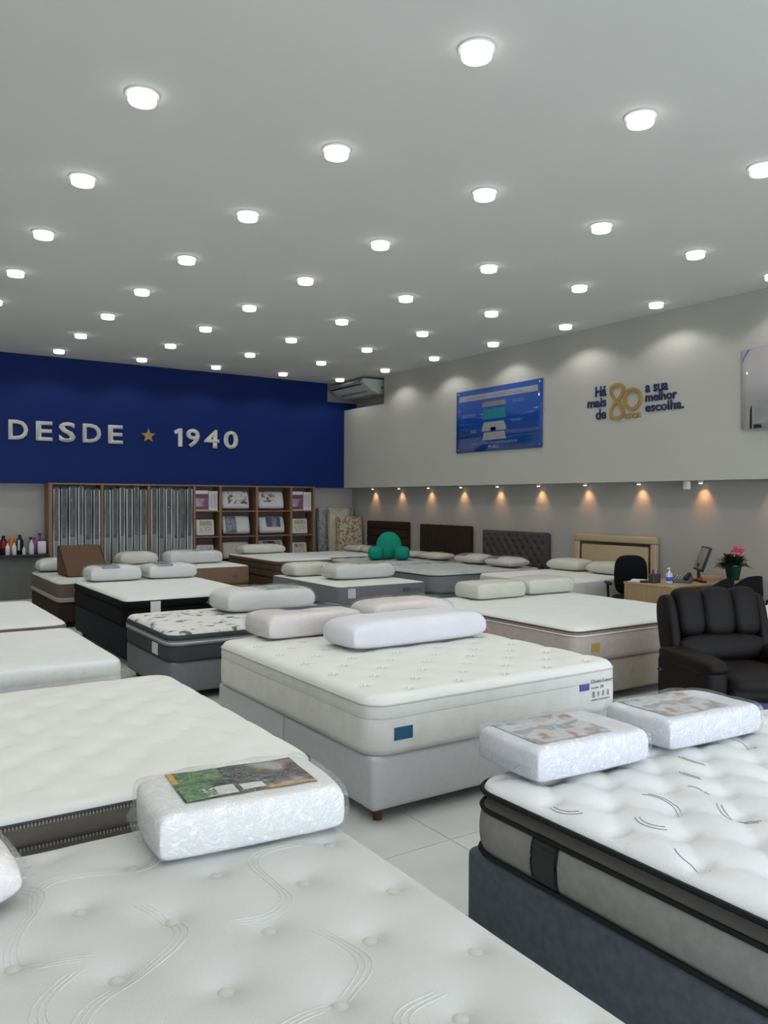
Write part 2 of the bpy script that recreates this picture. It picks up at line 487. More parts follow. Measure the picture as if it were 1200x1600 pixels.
MB().prism([(5.065, LZ0), (5.143, LZ0), (5.143, LZ1 + .006), (5.075, LZ1 + .006), (4.985, LZ1 - .045), (5.010, LZ1 - .105), (5.065, LZ1 - .075)], YW - .03, YW).build('numeral', LETM, yr, smooth=False)
for ch, a, b in (('9', 5.221, 5.484), ('4', 5.575, 5.875), ('0', 5.965, 6.265)):
    fit_text('numeral', ch, a, b, LZ0 - .006, LZ1 + .012, LETM, FB, yr, .03, .022)
sv = []
for k in range(10):
    rr = .135 if k % 2 == 0 else .055
    sv.append((4.505 + rr * math.sin(2 * PI * k / 10), 2.825 + rr * math.cos(2 * PI * k / 10)))
tag(MB().prism(sv, YW - .03, YW).build('wall_star', GOLD, None, smooth=False), 'small gold five-pointed star between the letters and numerals on blue wall', 'sign')

NAVY = mat('navy_letter', (.008, .012, .08), .5)
an = thing('wall_slogan', 'navy and gold slogan lettering on the grey upper right wall', 'sign')
def rt(name, body, ya, yb, z0, z1, m, bold=.021, ex=.012):
    return fit_text(name, body, -ya, -yb, z0, z1, m, FR, an, ex, bold)
rt('word', 'Há', 7.700, 7.505, 3.115, 3.262, NAVY)
rt('word', 'mais', 7.840, 7.505, 2.972, 3.098, NAVY)
rt('word', 'de', 7.685, 7.505, 2.800, 2.945, NAVY)
rt('word', 'a sua', 6.848, 6.500, 3.085, 3.185, NAVY)
rt('word', 'melhor', 6.848, 6.365, 2.965, 3.085, NAVY)
rt('word', 'escolha.', 6.848, 6.262, 2.830, 2.955, NAVY)
rt('word', 'anos', 7.178, 6.925, 2.772, 2.842, GOLD, .02)
def band(name, path, w, m, parent, depth=.02):
    """flat closed ribbon of width w following path of (local x, z), raised off the right wall"""
    n = len(path); V = []; Fc = []
    for k in range(n):
        p, q = Vector(path[k - 1]), Vector(path[(k + 1) % n]); t = (q - p).normalized(); nn = Vector((-t.y, t.x)); c = Vector(path[k])
        for s, dp in ((1, 0), (-1, 0), (1, depth), (-1, depth)):
            w2 = c + nn * s * w / 2
            V.append(FR @ Vector((w2.x, w2.y, dp * (1 + .08 * math.sin(2 * PI * k / n)))))
    for k in range(n):
        a = 4 * k; b = 4 * ((k + 1) % n)
        Fc += [(a + 2, a + 3, b + 3, b + 2), (a, a + 2, b + 2, b), (a + 3, a + 1, b + 1, b + 3)]
    return mesh(name, V, Fc, m, parent, False)
P8 = []
for k in range(96):
    t = 2 * PI * k / 96
    zz = math.cos(t); xx = math.sin(2 * t)
    P8.append((-7.313 + .108 * (abs(xx) ** .85) * (1 if xx > 0 else -1), 3.017 + .226 * (abs(zz) ** 1.0) * (1 if zz > 0 else -1)))
band('numeral', P8, .046, GOLD, an)
band('numeral', [(-7.049 + .128 * math.cos(2 * PI * k / 64), 3.024 + .132 * math.sin(2 * PI * k / 64)) for k in range(64)], .046, GOLD, an, .024)

# blue acrylic poster
PB = mat('poster_blue_acrylic', (.012, .075, .36), .06, 0, 60, .03, 2.0, 0, .5, .6)
pw = thing('acrylic_poster', 'glossy blue acrylic poster of mattress layers on the grey upper wall', 'poster')
def bend_panel(name, ya, yb, z0, z1, off, m, parent, th=.008, bow=.03, edge=.0, nx=24):
    """slightly bowed acrylic sheet parallel to the right wall"""
    V = []; Fc = []
    for s in (0, 1):
        for i in range(nx + 1):
            u = i / nx; y = ya + (yb - ya) * u
            dx = off + bow * (1 - (2 * u - 1) ** 2) + s * th
            for z in (z0, z1): V.append((XW - dx, y, z))
    L = 2 * (nx + 1)
    for i in range(nx):
        a = 2 * i
        Fc += [(a, a + 1, a + 3, a + 2), (L + a, L + a + 2, L + a + 3, L + a + 1), (a, a + 2, L + a + 2, L + a), (a + 1, L + a + 1, L + a + 3, a + 3)]
    Fc += [(0, L, L + 1, 1), (2 * nx, 2 * nx + 1, L + 2 * nx + 1, L + 2 * nx)]
    return mesh(name, V, Fc, m, parent)
PYA, PYB, PZ0, PZ1 = 10.775, 8.72, 2.475, 3.515
SHEET = bend_panel('sheet', PYA, PYB, PZ0, PZ1, .012, PB, pw, bow=.0)
PD = XW - .012 - .008
FP = Matrix(((0, 0, -1, PD - .001), (-1, 0, 0, 0), (0, 1, 0, 0), (0, 0, 0, 1)))
def pu(u): return -(PYA + (PYB - PYA) * u)
def pz(v): return PZ1 + (PZ0 - PZ1) * v
GREYP = mat('poster_grey_print', (.36, .36, .40), .2)
def pquad(name, pts, m):
    V = [FP @ Vector((pu(u), pz(v), .0006)) for u, v in pts] + [FP @ Vector((pu(u), pz(v), .0)) for u, v in pts]
    n = len(pts)
    return mesh(name, V, [tuple(range(n)), tuple(range(2 * n - 1, n - 1, -1))] + [(k, k + n, (k + 1) % n + n, (k + 1) % n) for k in range(n)], m, SHEET, False)
pquad('title_bar', [(.035, .085), (.955, .085), (.955, .175), (.035, .175)], GREYP)
PTXT = mat('poster_pale_print', (.24, .30, .46), .3); PDK = mat('poster_dark_print', (.10, .12, .30), .3)
def ptext(body, u0, u1, v0, v1, m, b=.0): return fit_text('print', body, pu(u0), pu(u1), pz(v1), pz(v0), m, FP, SHEET, .0009, b)
ptext('CONHEÇA A ESTRUTURA DO SEU COLCHÃO', .11, .80, .10, .16, PDK, .01)
lay = [('layer_picture', [(.335, .225), (.60, .225), (.61, .30), (.325, .30)], mat('poster_beige_print', (.26, .24, .23), .25)),
       ('layer_picture', [(.34, .34), (.60, .34), (.61, .50), (.325, .50)], mat('poster_teal_print', (.03, .23, .29), .25)),
       ('layer_picture', [(.35, .545), (.58, .545), (.61, .63), (.61, .685), (.325, .685), (.325, .64)], mat('poster_light_print', (.34, .34, .33), .25)),
       ('layer_picture', [(.35, .705), (.59, .705), (.615, .825), (.33, .825)], mat('poster_pale_layer', (.32, .33, .32), .25))]
for n_, q, m_ in lay: pquad(n_, q, m_)
pquad('layer_detail', [(.43, .63), (.49, .63), (.49, .684), (.43, .684)], PB)
ptext('REVESTIMENTO', .075, .25, .385, .435, PTXT); ptext('MOLEJO', .67, .785, .535, .585, PTXT); ptext('BASE', .19, .255, .645, .70, PTXT); ptext('TECIDO', .675, .81, .24, .285, PTXT)
ptext('TECNOLOGIA PARA O SEU CONFORTO E BEM ESTAR', .20, .74, .855, .89, PTXT); ptext('Probel', .405, .525, .905, .96, PTXT, .01)
for u, v in ((.025, .045), (.975, .045), (.025, .955), (.975, .955)):
    MB().lathe([(.014, 0), (.014, .006), (.009, .010), (0, .011)], FP @ Vector((pu(u), pz(v), 0)), 14, Matrix.Rotation(-PI / 2, 4, 'Y')).build('standoff', mat('steel', (.6, .6, .6), .25, 0, 60, .02, 6, .9), pw)
# pale acrylic sheet at the right edge of the view
ap = thing('acrylic_poster', 'clear glossy acrylic poster with a blue corner, right of the slogan', 'poster')
bend_panel('sheet', 5.475, 3.60, 2.50, 3.425, .015, mat('poster_pale_acrylic', (.44, .42, .43), .04, 0, 60, .01, 2, 0, .6, .8), ap, bow=.05)
def apq(name, pts, m): 
    V = []
    for y, z in pts:
        u = (5.475 - y) / (5.475 - 3.60); V.append((XW - .0245 - .05 * (1 - (2 * u - 1) ** 2), y, z))
    W = [(x + .0008, y, z) for x, y, z in V]; n = len(pts)
    return mesh(name, V + W, [tuple(range(n)), tuple(range(2 * n - 1, n - 1, -1))] + [(k, k + n, (k + 1) % n + n, (k + 1) % n) for k in range(n)], m, ap, False)
apq('print', [(5.472, 3.28), (5.46, 3.33), (5.40, 3.42), (5.36, 3.42), (5.44, 3.32), (5.472, 3.26)], mat('poster_corner_blue', (.10, .22, .48), .3))
apq('print', [(5.36, 2.505), (5.33, 2.505), (5.335, 2.78), (5.36, 2.72)], mat('poster_black_print', (.02, .02, .02), .3))
apq('print', [(5.31, 2.505), (5.20, 2.505), (5.22, 2.545), (5.31, 2.55)], MATS['poster_black_print'])
apq('print', [(5.31, 2.56), (5.15, 2.56), (5.10, 2.72), (5.31, 2.76)], mat('poster_grey_photo', (.30, .30, .29), .3))

# ------------------------------------------------------------------ air conditioner in the cut-out
ac = thing('air_conditioner', 'white ceiling air conditioner tucked in the corner of the upper walls', 'air conditioner')
ACW = mat('ac_white_plastic', (.60, .60, .57), .35, 0, 60, .01)
prof = [(8.33, 4.04), (8.31, 3.99), (8.36, 3.93), (8.52, 3.84), (8.66, 3.79), (8.90, 3.79), (8.93, 3.83), (8.93, 4.05)]
MB().prism(prof, 13.32, 14.70 - .12).build('body', ACW, ac)
MB().prism([(x + (.012 if x > 8.5 else -.012), z + (.01 if z > 3.9 else -.012)) for x, z in prof], 13.26, 13.335).build('end_cap', ACW, ac)
MB().span(8.325, 8.345, 13.36, 14.55, 3.935, 3.965).build('air_outlet', BLACK_P, ac)
MB().tube([(8.315, 13.345, 4.0), (8.315, 14.56, 4.0)], .022, 10).build('front_strip', mat('ac_grey_strip', (.45, .45, .44), .2, 0, 60, .01, 6, .4), ac)
for k in range(4):
    MB().prism([(8.50 + .09 * k, 3.845 - .022 * k), (8.55 + .09 * k, 3.825 - .02 * k), (8.55 + .09 * k, 3.82 - .02 * k), (8.50 + .09 * k, 3.838 - .022 * k)], 13.45, 14.45).build('intake_slat', mat('ac_shadow_grey', (.25, .25, .25), .5), ac)
box_part('logo', 8.74, 8.80, 13.255, 13.262, 3.88, 3.915, mat('ac_logo', (.12, .12, .13), .4), ac)

# ------------------------------------------------------------------ mattresses and bed bases
def outline(hx, hy, r, off=0.0, n=7):
    hx += off; hy += off; r = max(.01, r + off); P = []
    for cx, cy, a0 in ((hx - r, hy - r, 0), (-hx + r, hy - r, PI / 2), (-hx + r, -hy + r, PI), (hx - r, -hy + r, 1.5 * PI)):
        for k in range(n + 1):
            a = a0 + PI / 2 * k / n; P.append((cx + r * math.cos(a), cy + r * math.sin(a)))
    out = []
    for k, p in enumerate(P):
        q = P[(k + 1) % len(P)]; L = math.hypot(q[0] - p[0], q[1] - p[1]); m_ = max(1, int(L / .12))
        for j in range(m_): out.append((p[0] + (q[0] - p[0]) * j / m_, p[1] + (q[1] - p[1]) * j / m_))
    return out

def side_band(name, hx, hy, r, z1, z0, off, bulge, m, parent, cap=False, wob=0.0, nz=6):
    rings = []; V = []; Fc = []
    base = outline(hx, hy, r)
    N = len(base)
    nrm = []
    for k in range(N):
        a, b = base[k - 1], base[(k + 1) % N]; tx, ty = b[0] - a[0], b[1] - a[1]; L = math.hypot(tx, ty) or 1; nrm.append((ty / L, -tx / L))
    for i in range(nz + 1):
        s = i / nz; o_ = off + bulge * math.sin(PI * s) ** .6; z = z1 + (z0 - z1) * s
        for k, p in enumerate(base):
            w = wob * math.sin(k * .9 + i) if wob else 0
            V.append((p[0] + nrm[k][0] * (o_ + w), p[1] + nrm[k][1] * (o_ + w), z))
    for i in range(nz):
        for k in range(N):
            k2 = (k + 1) % N; Fc.append((i * N + k, (i + 1) * N + k, (i + 1) * N + k2, i * N + k2))
    if cap: Fc.append(tuple(nz * N + k for k in range(N))[::-1])
    return mesh(name, V, Fc, m, parent)

def piping(name, hx, hy, r, z, off, rad, m, parent, wob=0.0):
    P = outline(hx, hy, r, off)
    return MB().tube([(x, y, z + wob * noise.noise((x * 2.3, y * 2.3, z))) for x, y in P], rad, 6, True).build(name, m, parent)

def lattice(sx, sy, ox, oy, dep, sig, broad=.0, bs=.07, ring=0.0, ell=1.0, jit=0.0):
    """staggered tufts: dimples at (ox+i*sx, oy+j*sy) and at the half-step offsets"""
    def f(x, y):
        d = 0.0
        for hx_, hy_ in ((0, 0), (.5, .5)):
            i = round((x - ox) / sx - hx_); j = round((y - oy) / sy - hy_)
            dx = x - (ox + (i + hx_) * sx); dy = y - (oy + (j + hy_) * sy)
            if jit: dx += jit * math.sin(i * 12.9 + j * 78.2); dy += jit * math.cos(i * 37.1 + j * 11.7)
            q = (dx / ell) ** 2 + dy * dy
            d -= dep * math.exp(-q / (2 * sig * sig)) + broad * math.exp(-q / (2 * bs * bs))
            if ring:
                d += ring * math.exp(-q / (2 * (sig * .45) ** 2))
        return d
    return f

def quilt(sx, sy, dep, sharp=.35):
    def f(x, y):
        a = abs(math.sin(PI * x / sx)); b = abs(math.sin(PI * y / sy))
        return dep * (min(a, b) ** sharp - 1)
    return f

def top_panel(name, hx, hy, r, zt, re, step, tuft, m, parent, wave=.003, seed=0.0):
    def lines(h):
        e = [0, re * .04, re * .14, re * .3, re * .55, re]
        n = max(2, int((2 * h - 2 * re) / step)); mid = [-h + re + (2 * h - 2 * re) * k / n for k in range(1, n)]
        return [-h + q for q in e] + mid + [h - q for q in e[::-1]]
    X, Y = lines(hx), lines(hy); V = []; Fc = []
    def zf(x, y):
        ax, ay = abs(x), abs(y)
        if ax > hx - r and ay > hy - r: d = r - math.hypot(ax - hx + r, ay - hy + r)
        else: d = min(hx - ax, hy - ay)
        d = max(0.0, d)
        z = zt + wave * noise.noise((x * 2.1 + seed, y * 2.1, seed))
        k = min(1.0, d / .16); z -= .012 * (1 - k) ** 2
        if tuft: z += tuft(x, y) * min(1.0, d / .08)
        if d < re: z -= re - math.sqrt(max(0, re * re - (re - d) ** 2))
        return z
    for x in X:
        for y in Y:
            a, b = abs(x) - (hx - r), abs(y) - (hy - r); px, py = x, y
            if a > 0 and b > 0:
                s = max(a, b) / math.hypot(a, b)
                px = math.copysign(hx - r + a * s, x); py = math.copysign(hy - r + b * s, y)
            V.append((px, py, zf(px, py)))
    ny = len(Y)
    for i in range(len(X) - 1):
        for j in range(ny - 1): Fc.append((i * ny + j, (i + 1) * ny + j, (i + 1) * ny + j + 1, i * ny + j + 1))
    o = mesh(name, V, Fc, m, parent)
    return o, zf

BEDS = {}
def bed(key, x0, x1, y0, y1, zm, zt, base_m, bands, top_m, lab_m, lab_b, tuft=None, step=.06, r=.09, re=.045, pipes=(), wave=.002, inset=.012, zb=.07, split=None, foot=None, grp=None):
    """zm = underside of the mattress; bands = [(z_top, z_bot, material, bulge)] measured from zm"""
    cx, cy, hx, hy = (x0 + x1) / 2, (y0 + y1) / 2, (x1 - x0) / 2, (y1 - y0) / 2
    B = thing('bed_base', lab_b, 'bed base', (cx, cy, 0))
    bx, by = hx - inset, hy - inset
    if split:
        ys = split - cy
        MB().span(-bx, bx, -by, ys - .002, zb, zm - .004, .03, 4).build('upholstered_box', base_m, B)
        MB().span(-bx, bx, ys + .002, by, zb, zm - .004, .03, 4).build('upholstered_box', base_m, B)
    else:
        MB().span(-bx, bx, -by, by, zb, zm - .004, .03, 4).build('upholstered_box', base_m, B)
    fm = foot or mat('foot_dark', (.03, .025, .022), .5)
    for sx in (-1, 1):
        for sy in (-1, 0, 1):
            MB().lathe([(.030, zb + .001), (.030, zb - .01), (.022, 0.0)], (sx * (bx - .09), sy * (by - .09), 0), 14).build('foot', fm, B)
    Mt = thing('mattress', lab_m, 'mattress', (cx, cy, zm))
    h = zt - zm
    top, zf = top_panel('top_panel', hx, hy, r, h, re, step, tuft, top_m, Mt, wave, seed=hash(key) % 97 * .37 if False else sum(map(ord, key)) * .13)
    for k, (a, b, m_, bu) in enumerate(bands):
        side_band('border_panel', hx, hy, r, a, b, 0.0, bu, m_, Mt, cap=(k == len(bands) - 1))
    for (z, off, rad, m_) in pipes: piping('piping', hx, hy, r, z, off, rad, m_, Mt, 0)
    BEDS[key] = (Mt, zf, cx, cy, zm, hx, hy)
    return Mt, B

def topz(key, x, y, w=.25, d=.16):
    Mt, zf, cx, cy, zm, hx, hy = BEDS[key]
    return zm + max(zf(x - cx + w * i / 4, y - cy + d * j / 3) for i in range(-4, 5) for j in range(-3, 4))

def fab(n, c, ro=.9, bu=.2, bs=260, va=.03): return mat(n, c, ro, bu, bs, va, 30, spec=.2)
GREY_L = fab('light_grey_fabric', (.52, .53, .54)); GREY_M = fab('mid_grey_fabric', (.17, .175, .185)); GREY_D = fab('dark_grey_fabric', (.055, .06, .065))
BLUEGREY = fab('blue_grey_linen', (.072, .082, .095), .9, .35, 300, .08); WARMGREY = fab('warm_grey_knit', (.21, .205, .19), .9, .3, 300, .04)
TAUPE = ribbed('taupe_knit', (.15, .135, .12), (60, 60, 160)); TAUPE_D = fab('dark_taupe', (.07, .06, .052))
IVORY = ribbed('ivory_border', (.66, .655, .61), (4, 4, 190), .85, .35); IVORY_B = fab('ivory_fabric', (.64, .63, .585))
BEIGE = fab('beige_fabric', (.34, .30, .245)); ROSEB = fab('rose_beige_damask', (.42, .365, .325)); TAN = fab('tan_fabric', (.20, .125, .075)); BROWN = fab('brown_fabric', (.095, .062, .04)); BROWN_D = fab('dark_brown_fabric', (.028, .019, .015))
PINKW = fab('pinkish_white', (.60, .56, .56)); LAVG = fab('lavender_grey', (.34, .33, .345))

# nearest bed, bottom left
b1t = lattice(.365, .342, (.84 - .305), (1.42 - 1.57), .015, .020, .013, .055, .0)
bed('front_left', -.70, 1.31, .60, 2.54, .36, .62, IVORY_B, [(.215, 0, IVORY, .008)], mat('embroidered_ivory_knit', (.475, .475, .455), .9, .25, 220, .015), 'large white button-tufted mattress nearest the camera at bottom left', 'ivory bed base under the nearest white button-tufted mattress', b1t, .012, .13, .05, wave=.003)
tp1 = [c for c in BEDS['front_left'][0].children if c.name.startswith('top_panel')][0]; zf1 = BEDS['front_left'][1]
BUT = fab('ivory_button_fabric', (.48, .48, .46), .9, .2, 200)
bproto = None
for i in range(-5, 6):
    for j in range(-5, 6):
        for h2 in (0, .5):
            x, y = .535 + (i + h2) * .365, -.15 + (j + h2) * .342
            if abs(x) > .90 or abs(y) > .87: continue
            if bproto is None:
                bproto = MB().lathe([(.020, -.004), (.020, .002), (.016, .006), (.008, .008), (0, .0085)], n=14).build('tuft_button', BUT, tp1); o = bproto
            else:
                o = bproto.copy(); COL.objects.link(o)
            o.location = (x, y, zf1(x, y) + .002)
# embroidered double curves between the buttons, slightly raised
EMB = fab('ivory_embroidery', (.47, .47, .45), .9, .1, 200)
rq = random.Random(3)
for (sx_, sy_, ang, L_, cv) in ((.30, .45, -1.9, .62, .10), (.62, .10, -2.1, .60, .11), (.80, .55, -2.4, .45, -.09), (.10, .25, -1.6, .55, -.10), (-.05, .75, -1.2, .50, .10), (.45, .80, -2.6, .45, .08), (.72, -.25, -2.2, .40, -.08), (.20, -.15, -1.7, .45, .09), (-.25, .45, -1.9, .50, .09), (-.40, .05, -1.5, .45, -.08)):
    for off in (-.016, 0, .016):
        pts = []
        for k in range(31):
            t = k / 30; u = t * L_; v = cv * math.sin(2 * PI * t) + off
            x = sx_ + u * math.cos(ang) - v * math.sin(ang); y = sy_ + u * math.sin(ang) + v * math.cos(ang)
            if abs(x) > .96 or abs(y) > .92: continue
            pts.append((x, y, zf1(x, y) - .0002))
        if len(pts) > 4: MB().tube(pts, .0018, 6).build('embroidered_line', EMB, tp1)
# bed behind it: taupe sides with two stitched tapes
m2, _ = bed('taupe', -.45, 1.575, 2.83, 4.72, .34, .62, fab('taupe_base_fabric', (.125, .11, .085)), [(.245, .165, TAUPE, .004), (.165, .095, TAUPE, .004), (.095, 0, TAUPE_D, .003)], WHITE_TOP, 'white mattress with dark taupe ribbed sides, second on the left side', 'taupe fabric bed base under the mattress with ribbed taupe sides', lattice(.30, .30, .1, .05, .012, .018, .010, .05), .03, .12, .035, pipes=((.243, .002, .006, GREY_D), (.168, .002, .006, GREY_D), (.096, .002, .006, GREY_D)), wave=.002)
for zz in (.235, .158):
    st = MB()
    P = outline(1.0125, .945, .12, .006)
    L = 0
    for k in range(len(P)):
        p, q = P[k], P[(k + 1) % len(P)]; dl_ = math.hypot(q[0] - p[0], q[1] - p[1])
        if p[1] < -.8 and dl_ > .05:
            n_ = max(1, int(dl_ / .011))
            for j in range(n_):
                t = (j + .5) / n_; st.box((p[0] + (q[0] - p[0]) * t, p[1] + (q[1] - p[1]) * t, zz), (.004, .004, .012))
    o = st.build('stitched_tape', fab('pale_thread', (.36, .33, .30)), m2, smooth=False); o['kind'] = 'stuff'
bed('pink_white', -.50, 1.47, 5.27, 6.84, .36, .62, GREY_L, [(.215, .145, IVORY_B, .004), (.145, .055, PINKW, .006), (.055, 0, LAVG, .003)], WHITE_COOL, 'white mattress with pinkish-white sides, third on the left side', 'light grey bed base under the third left mattress with pinkish sides', lattice(.34, .34, .05, .1, .004, .02, .004, .06), .05, .10, .035)
bed('brown_edge', -.50, 1.515, 7.10, 8.86, .34, .62, BROWN, [(.25, .20, fab('mink_piped_edge', (.16, .12, .105)), .006), (.20, 0, fab('mink_border', (.20, .155, .135)), .006)], WHITE_COOL, 'white mattress with a thin brown edge, fourth on the left side', 'brown bed base under the fourth left mattress with brown edge', lattice(.4, .4, 0, 0, .004, .02, .004, .06), .06, .12, .03)
# grey single with black printed top
mk = printed('white_with_black_sprigs', [(.64, .64, .62), (.64, .64, .62), (.64, .64, .62), (.60, .60, .58), (.12, .12, .13)], 11, .85, 2.0)
m5, _ = bed('sprig', 2.12, 4.02, 6.30, 7.58, .335, .585, GREY_M, [(.215, .165, GREY_D, .008), (.165, .135, GREY_L, .012), (.135, 0, GREY_D, .006)], mk, 'narrow mattress with black sprig pattern top and dark grey sides', 'grey fabric bed base under the black sprig patterned mattress', None, .05, .11, .035, pipes=((.166, .01, .006, GREY_M), (.134, .01, .006, GREY_M)))
box_part('care_label', -.953 - .008, -.953 + .001, -.36, -.22, .02, .115, mat('paper_label', (.66, .64, .60), .6), m5)
# black bed
m6, _ = bed('black', 2.22, 3.66, 7.93, 10.12, .40, .68, fab('blue_black_fabric', (.012, .015, .019)), [(.245, .17, BLACK_F, .012), (.17, .15, BLACK_F, -.01), (.15, 0, BLACK_F, .008)], WHITE_COOL, 'white-topped mattress with black sides beside the brown wedge', 'black fabric bed base under the black-sided mattress', lattice(.4, .4, 0, .1, .003, .015, .003, .05), .06, .08, .035, foot=mat('foot_wood', (.16, .06, .025), .5))
box_part('care_label', -.47, -.37, -1.095 - .022, -1.095 - .012, .09, .235, MATS['paper_label'], m6)
# small brown bed with the wedge
bed('small_brown', 2.17, 3.08, 10.75, 12.65, .33, .60, BROWN_D, [(.235, .06, fab('mushroom_border', (.115, .093, .072)), .006), (.06, 0, fab('pale_strip', (.30, .28, .245)), .008)], mat('grey_white_quilt', (.52, .53, .51), .9, .4, 90, .06), 'small brown mattress carrying the wedge cushion by the bottle counter', 'dark brown base under the small brown mattress', quilt(.12, .12, .006), .04, .1, .035)
# tan bed
m8, _ = bed('tan', 3.45, 5.28, 11.80, 13.25, .33, .62, TAN, [(.27, 0, TAN, .004)], WHITE_COOL, 'white-topped mattress with plain tan sides before the upright mattresses', 'tan fabric bed base under the tan-sided mattress', None, .09, .07, .02)
box_part('blue_label', .62, .70, -.735, -.728, .10, .14, mat('label_indigo', (.07, .06, .26), .5), m8)
# brown bed in front of the shelf unit
bed('brown_shelf', 5.66, 6.72, 11.62, 13.62, .40, .69, fab('chestnut_fabric', (.085, .052, .03)), [(.265, .21, fab('cocoa_band', (.12, .075, .05)), .006), (.21, .11, BROWN, .008), (.11, 0, BROWN, .008)], WHITE_COOL, 'tall brown mattress with white top right before the wooden shelves', 'chestnut brown base under the tall brown mattress', None, .09, .08, .025, pipes=((.21, .004, .006, BROWN_D), (.11, .004, .006, BROWN_D)))
# beds with their heads at the right wall
bed('brown_wall', 6.95, 8.84, 12.56, 13.98, .36, .64, BROWN, [(.255, 0, fab('walnut_border', (.15, .095, .065)), .006)], WHITE_COOL, 'white-topped mattress with brown sides under the far small brown headboard', 'brown bed base under the farthest headboard', None, .09, .08, .025)
QUILTG = mat('silver_quilted_knit', (.42, .43, .43), .7, .4, 120, .06)
bed('grey_green', 6.93, 8.84, 10.74, 12.22, .36, .64, GREY_M, [(.24, 0, GREY_M, .008)], QUILTG, 'silver-grey quilted mattress carrying the green backrest cushion', 'grey bed base under the mattress with the green cushion', quilt(.28, .28, .03, .5), .028, .16, .04)
m12, _ = bed('grey_tufted', 6.70, 8.82, 8.82, 10.42, .36, .645, fab('slate_fabric', (.13, .14, .15)), [(.245, 0, fab('steel_grey_border', (.19, .20, .215)), .008)], QUILTG, 'silver-grey quilted mattress before the buttoned grey headboard', 'slate grey bed base before the buttoned grey headboard', quilt(.28, .28, .03, .5), .028, .20, .04, pipes=((.245, .004, .008, GREY_D),))
box_part('blue_label', -1.077, -1.068, .28, .42, .12, .175, MATS['label_indigo'], m12)
m13, _ = bed('white_wall', 7.08, 8.84, 6.86, 8.34, .36, .68, fab('pale_grey_damask', (.47, .46, .45)), [(.285, 0, ribbed('pearl_border', (.56, .55, .53), (8, 8, 120), .8, .3), .01)], WHITE_TOP, 'white mattress with pearl sides before the beige framed headboard', 'pale grey bed base before the beige framed headboard', None, .09, .1, .035)
box_part('care_label', -.888, -.879, .56, .63, .12, .2, fab('label_grey', (.25, .25, .26)), m13)
bed('right_edge', 6.95, 8.80, 3.45, 4.70, .34, .60, GREY_L, [(.22, 0, IVORY_B, .006)], WHITE_TOP, 'white mattress partly hidden behind the brown recliner', 'light grey bed base behind the brown recliner', None, .09, .1, .035)
# plain grey bed in the middle distance
m11, _ = bed('plain_grey', 5.00, 6.36, 8.52, 10.42, .34, .585, GREY_D, [(.235, 0, fab('slate_border', (.165, .17, .18)), .004)], WHITE_COOL, 'white-topped mattress with plain slate grey sides in the middle of the shop', 'dark grey base under the plain slate-sided mattress', None, .09, .07, .018)
box_part('price_tag', -.55, -.44, -.962, -.953, .09, .21, mat('white_tag', (.52, .52, .53), .5), m11)
box_part('blue_label', .29, .39, -.962, -.953, .13, .18, MATS['label_indigo'], m11)
fit_text('print', 'Sleep Gel', .41, .58, .135, .17, mat('grey_print', (.06, .06, .08), .6), Matrix(((1, 0, 0, 0), (0, 0, -1, -.955), (0, 1, 0, 0), (0, 0, 0, 1))), m11, .001)
# beige king
m14, b14 = bed('beige', 4.78, 6.72, 4.42, 6.62, .36, .645, BEIGE, [(.245, .215, fab('mauve_cord_band', (.26, .19, .175)), .01), (.215, 0, ROSEB, .008)], WHITE_COOL, 'king mattress with rose-beige sides between the white bed and the desk', 'beige damask bed base under the rose-beige king mattress', lattice(.42, .42, .1, .1, .003, .02, .004, .07), .05, .10, .035, pipes=((.215, .006, .007, IVORY_B), (.246, .004, .007, fab('cocoa_cord', (.10, .065, .055)))))
box_part('gold_label', -.80, -.71, -1.1155, -1.106, .075, .145, GOLD, m14)
# centre bed
CB = lattice(.34, .34, .05, .1, .016, .014, .009, .05, 0, 1.5)
m15, b15 = bed('centre', 2.155, 4.02, 3.34, 5.40, .36, .665, fab('pale_grey_leatherette', (.47, .475, .48), .55, .08, 120, .015), [(.25, .185, IVORY, .002), (.185, 0, IVORY, .004)], WHITE_TOP, 'big white layered pillow-top mattress in the middle, holding a long bolster', 'pale grey two-part bed base under the big white layered mattress', CB, .018, .13, .055, split=4.36, zb=.075, foot=mat('foot_redwood', (.10, .025, .012), .45), pipes=((.252, .001, .005, fab('seam_ivory', (.48, .47, .42))), (.185, .0, .003, MATS['seam_ivory'])))
F15 = Matrix(((1, 0, 0, 0), (0, 0, -1, -1.03 - .0045), (0, 1, 0, 0), (0, 0, 0, 1)))
box_part('teal_label', -.80, -.685, -1.03 - .0075, -1.03 - .001, .07, .135, mat('label_teal_blue', (.012, .085, .16), .5), m15)
box_part('blue_label', .555, .635, -1.03 - .0075, -1.03 - .001, .145, .185, MATS['label_indigo'], m15)
PRT = mat('faint_grey_print', (.20, .20, .22), .6)
fit_text('print', 'Divine Luxury', .655, .86, .172, .205, PRT, F15, m15, .0015)
fit_text('print', 'COLCHÃO', .655, .72, .147, .160, PRT, F15, m15, .0015)
fit_text('print', 'D45', .735, .765, .145, .165, PRT, F15, m15, .0015)
for k, (ch) in enumerate('I*#8'):
    fit_text('print', ch, .665 + k * .043, .685 + k * .043, .095, .130, PRT, F15, m15, .0015)
fit_text('print', 'LINHA CONFORTO', .655, .82, .073, .083, PRT, F15, m15, .0015)
tpc = [c for c in m15.children if c.name.startswith('top_panel')][0]; zfc = BEDS['centre'][1]
SAGE = fab('sage_thread', (.43, .44, .39))
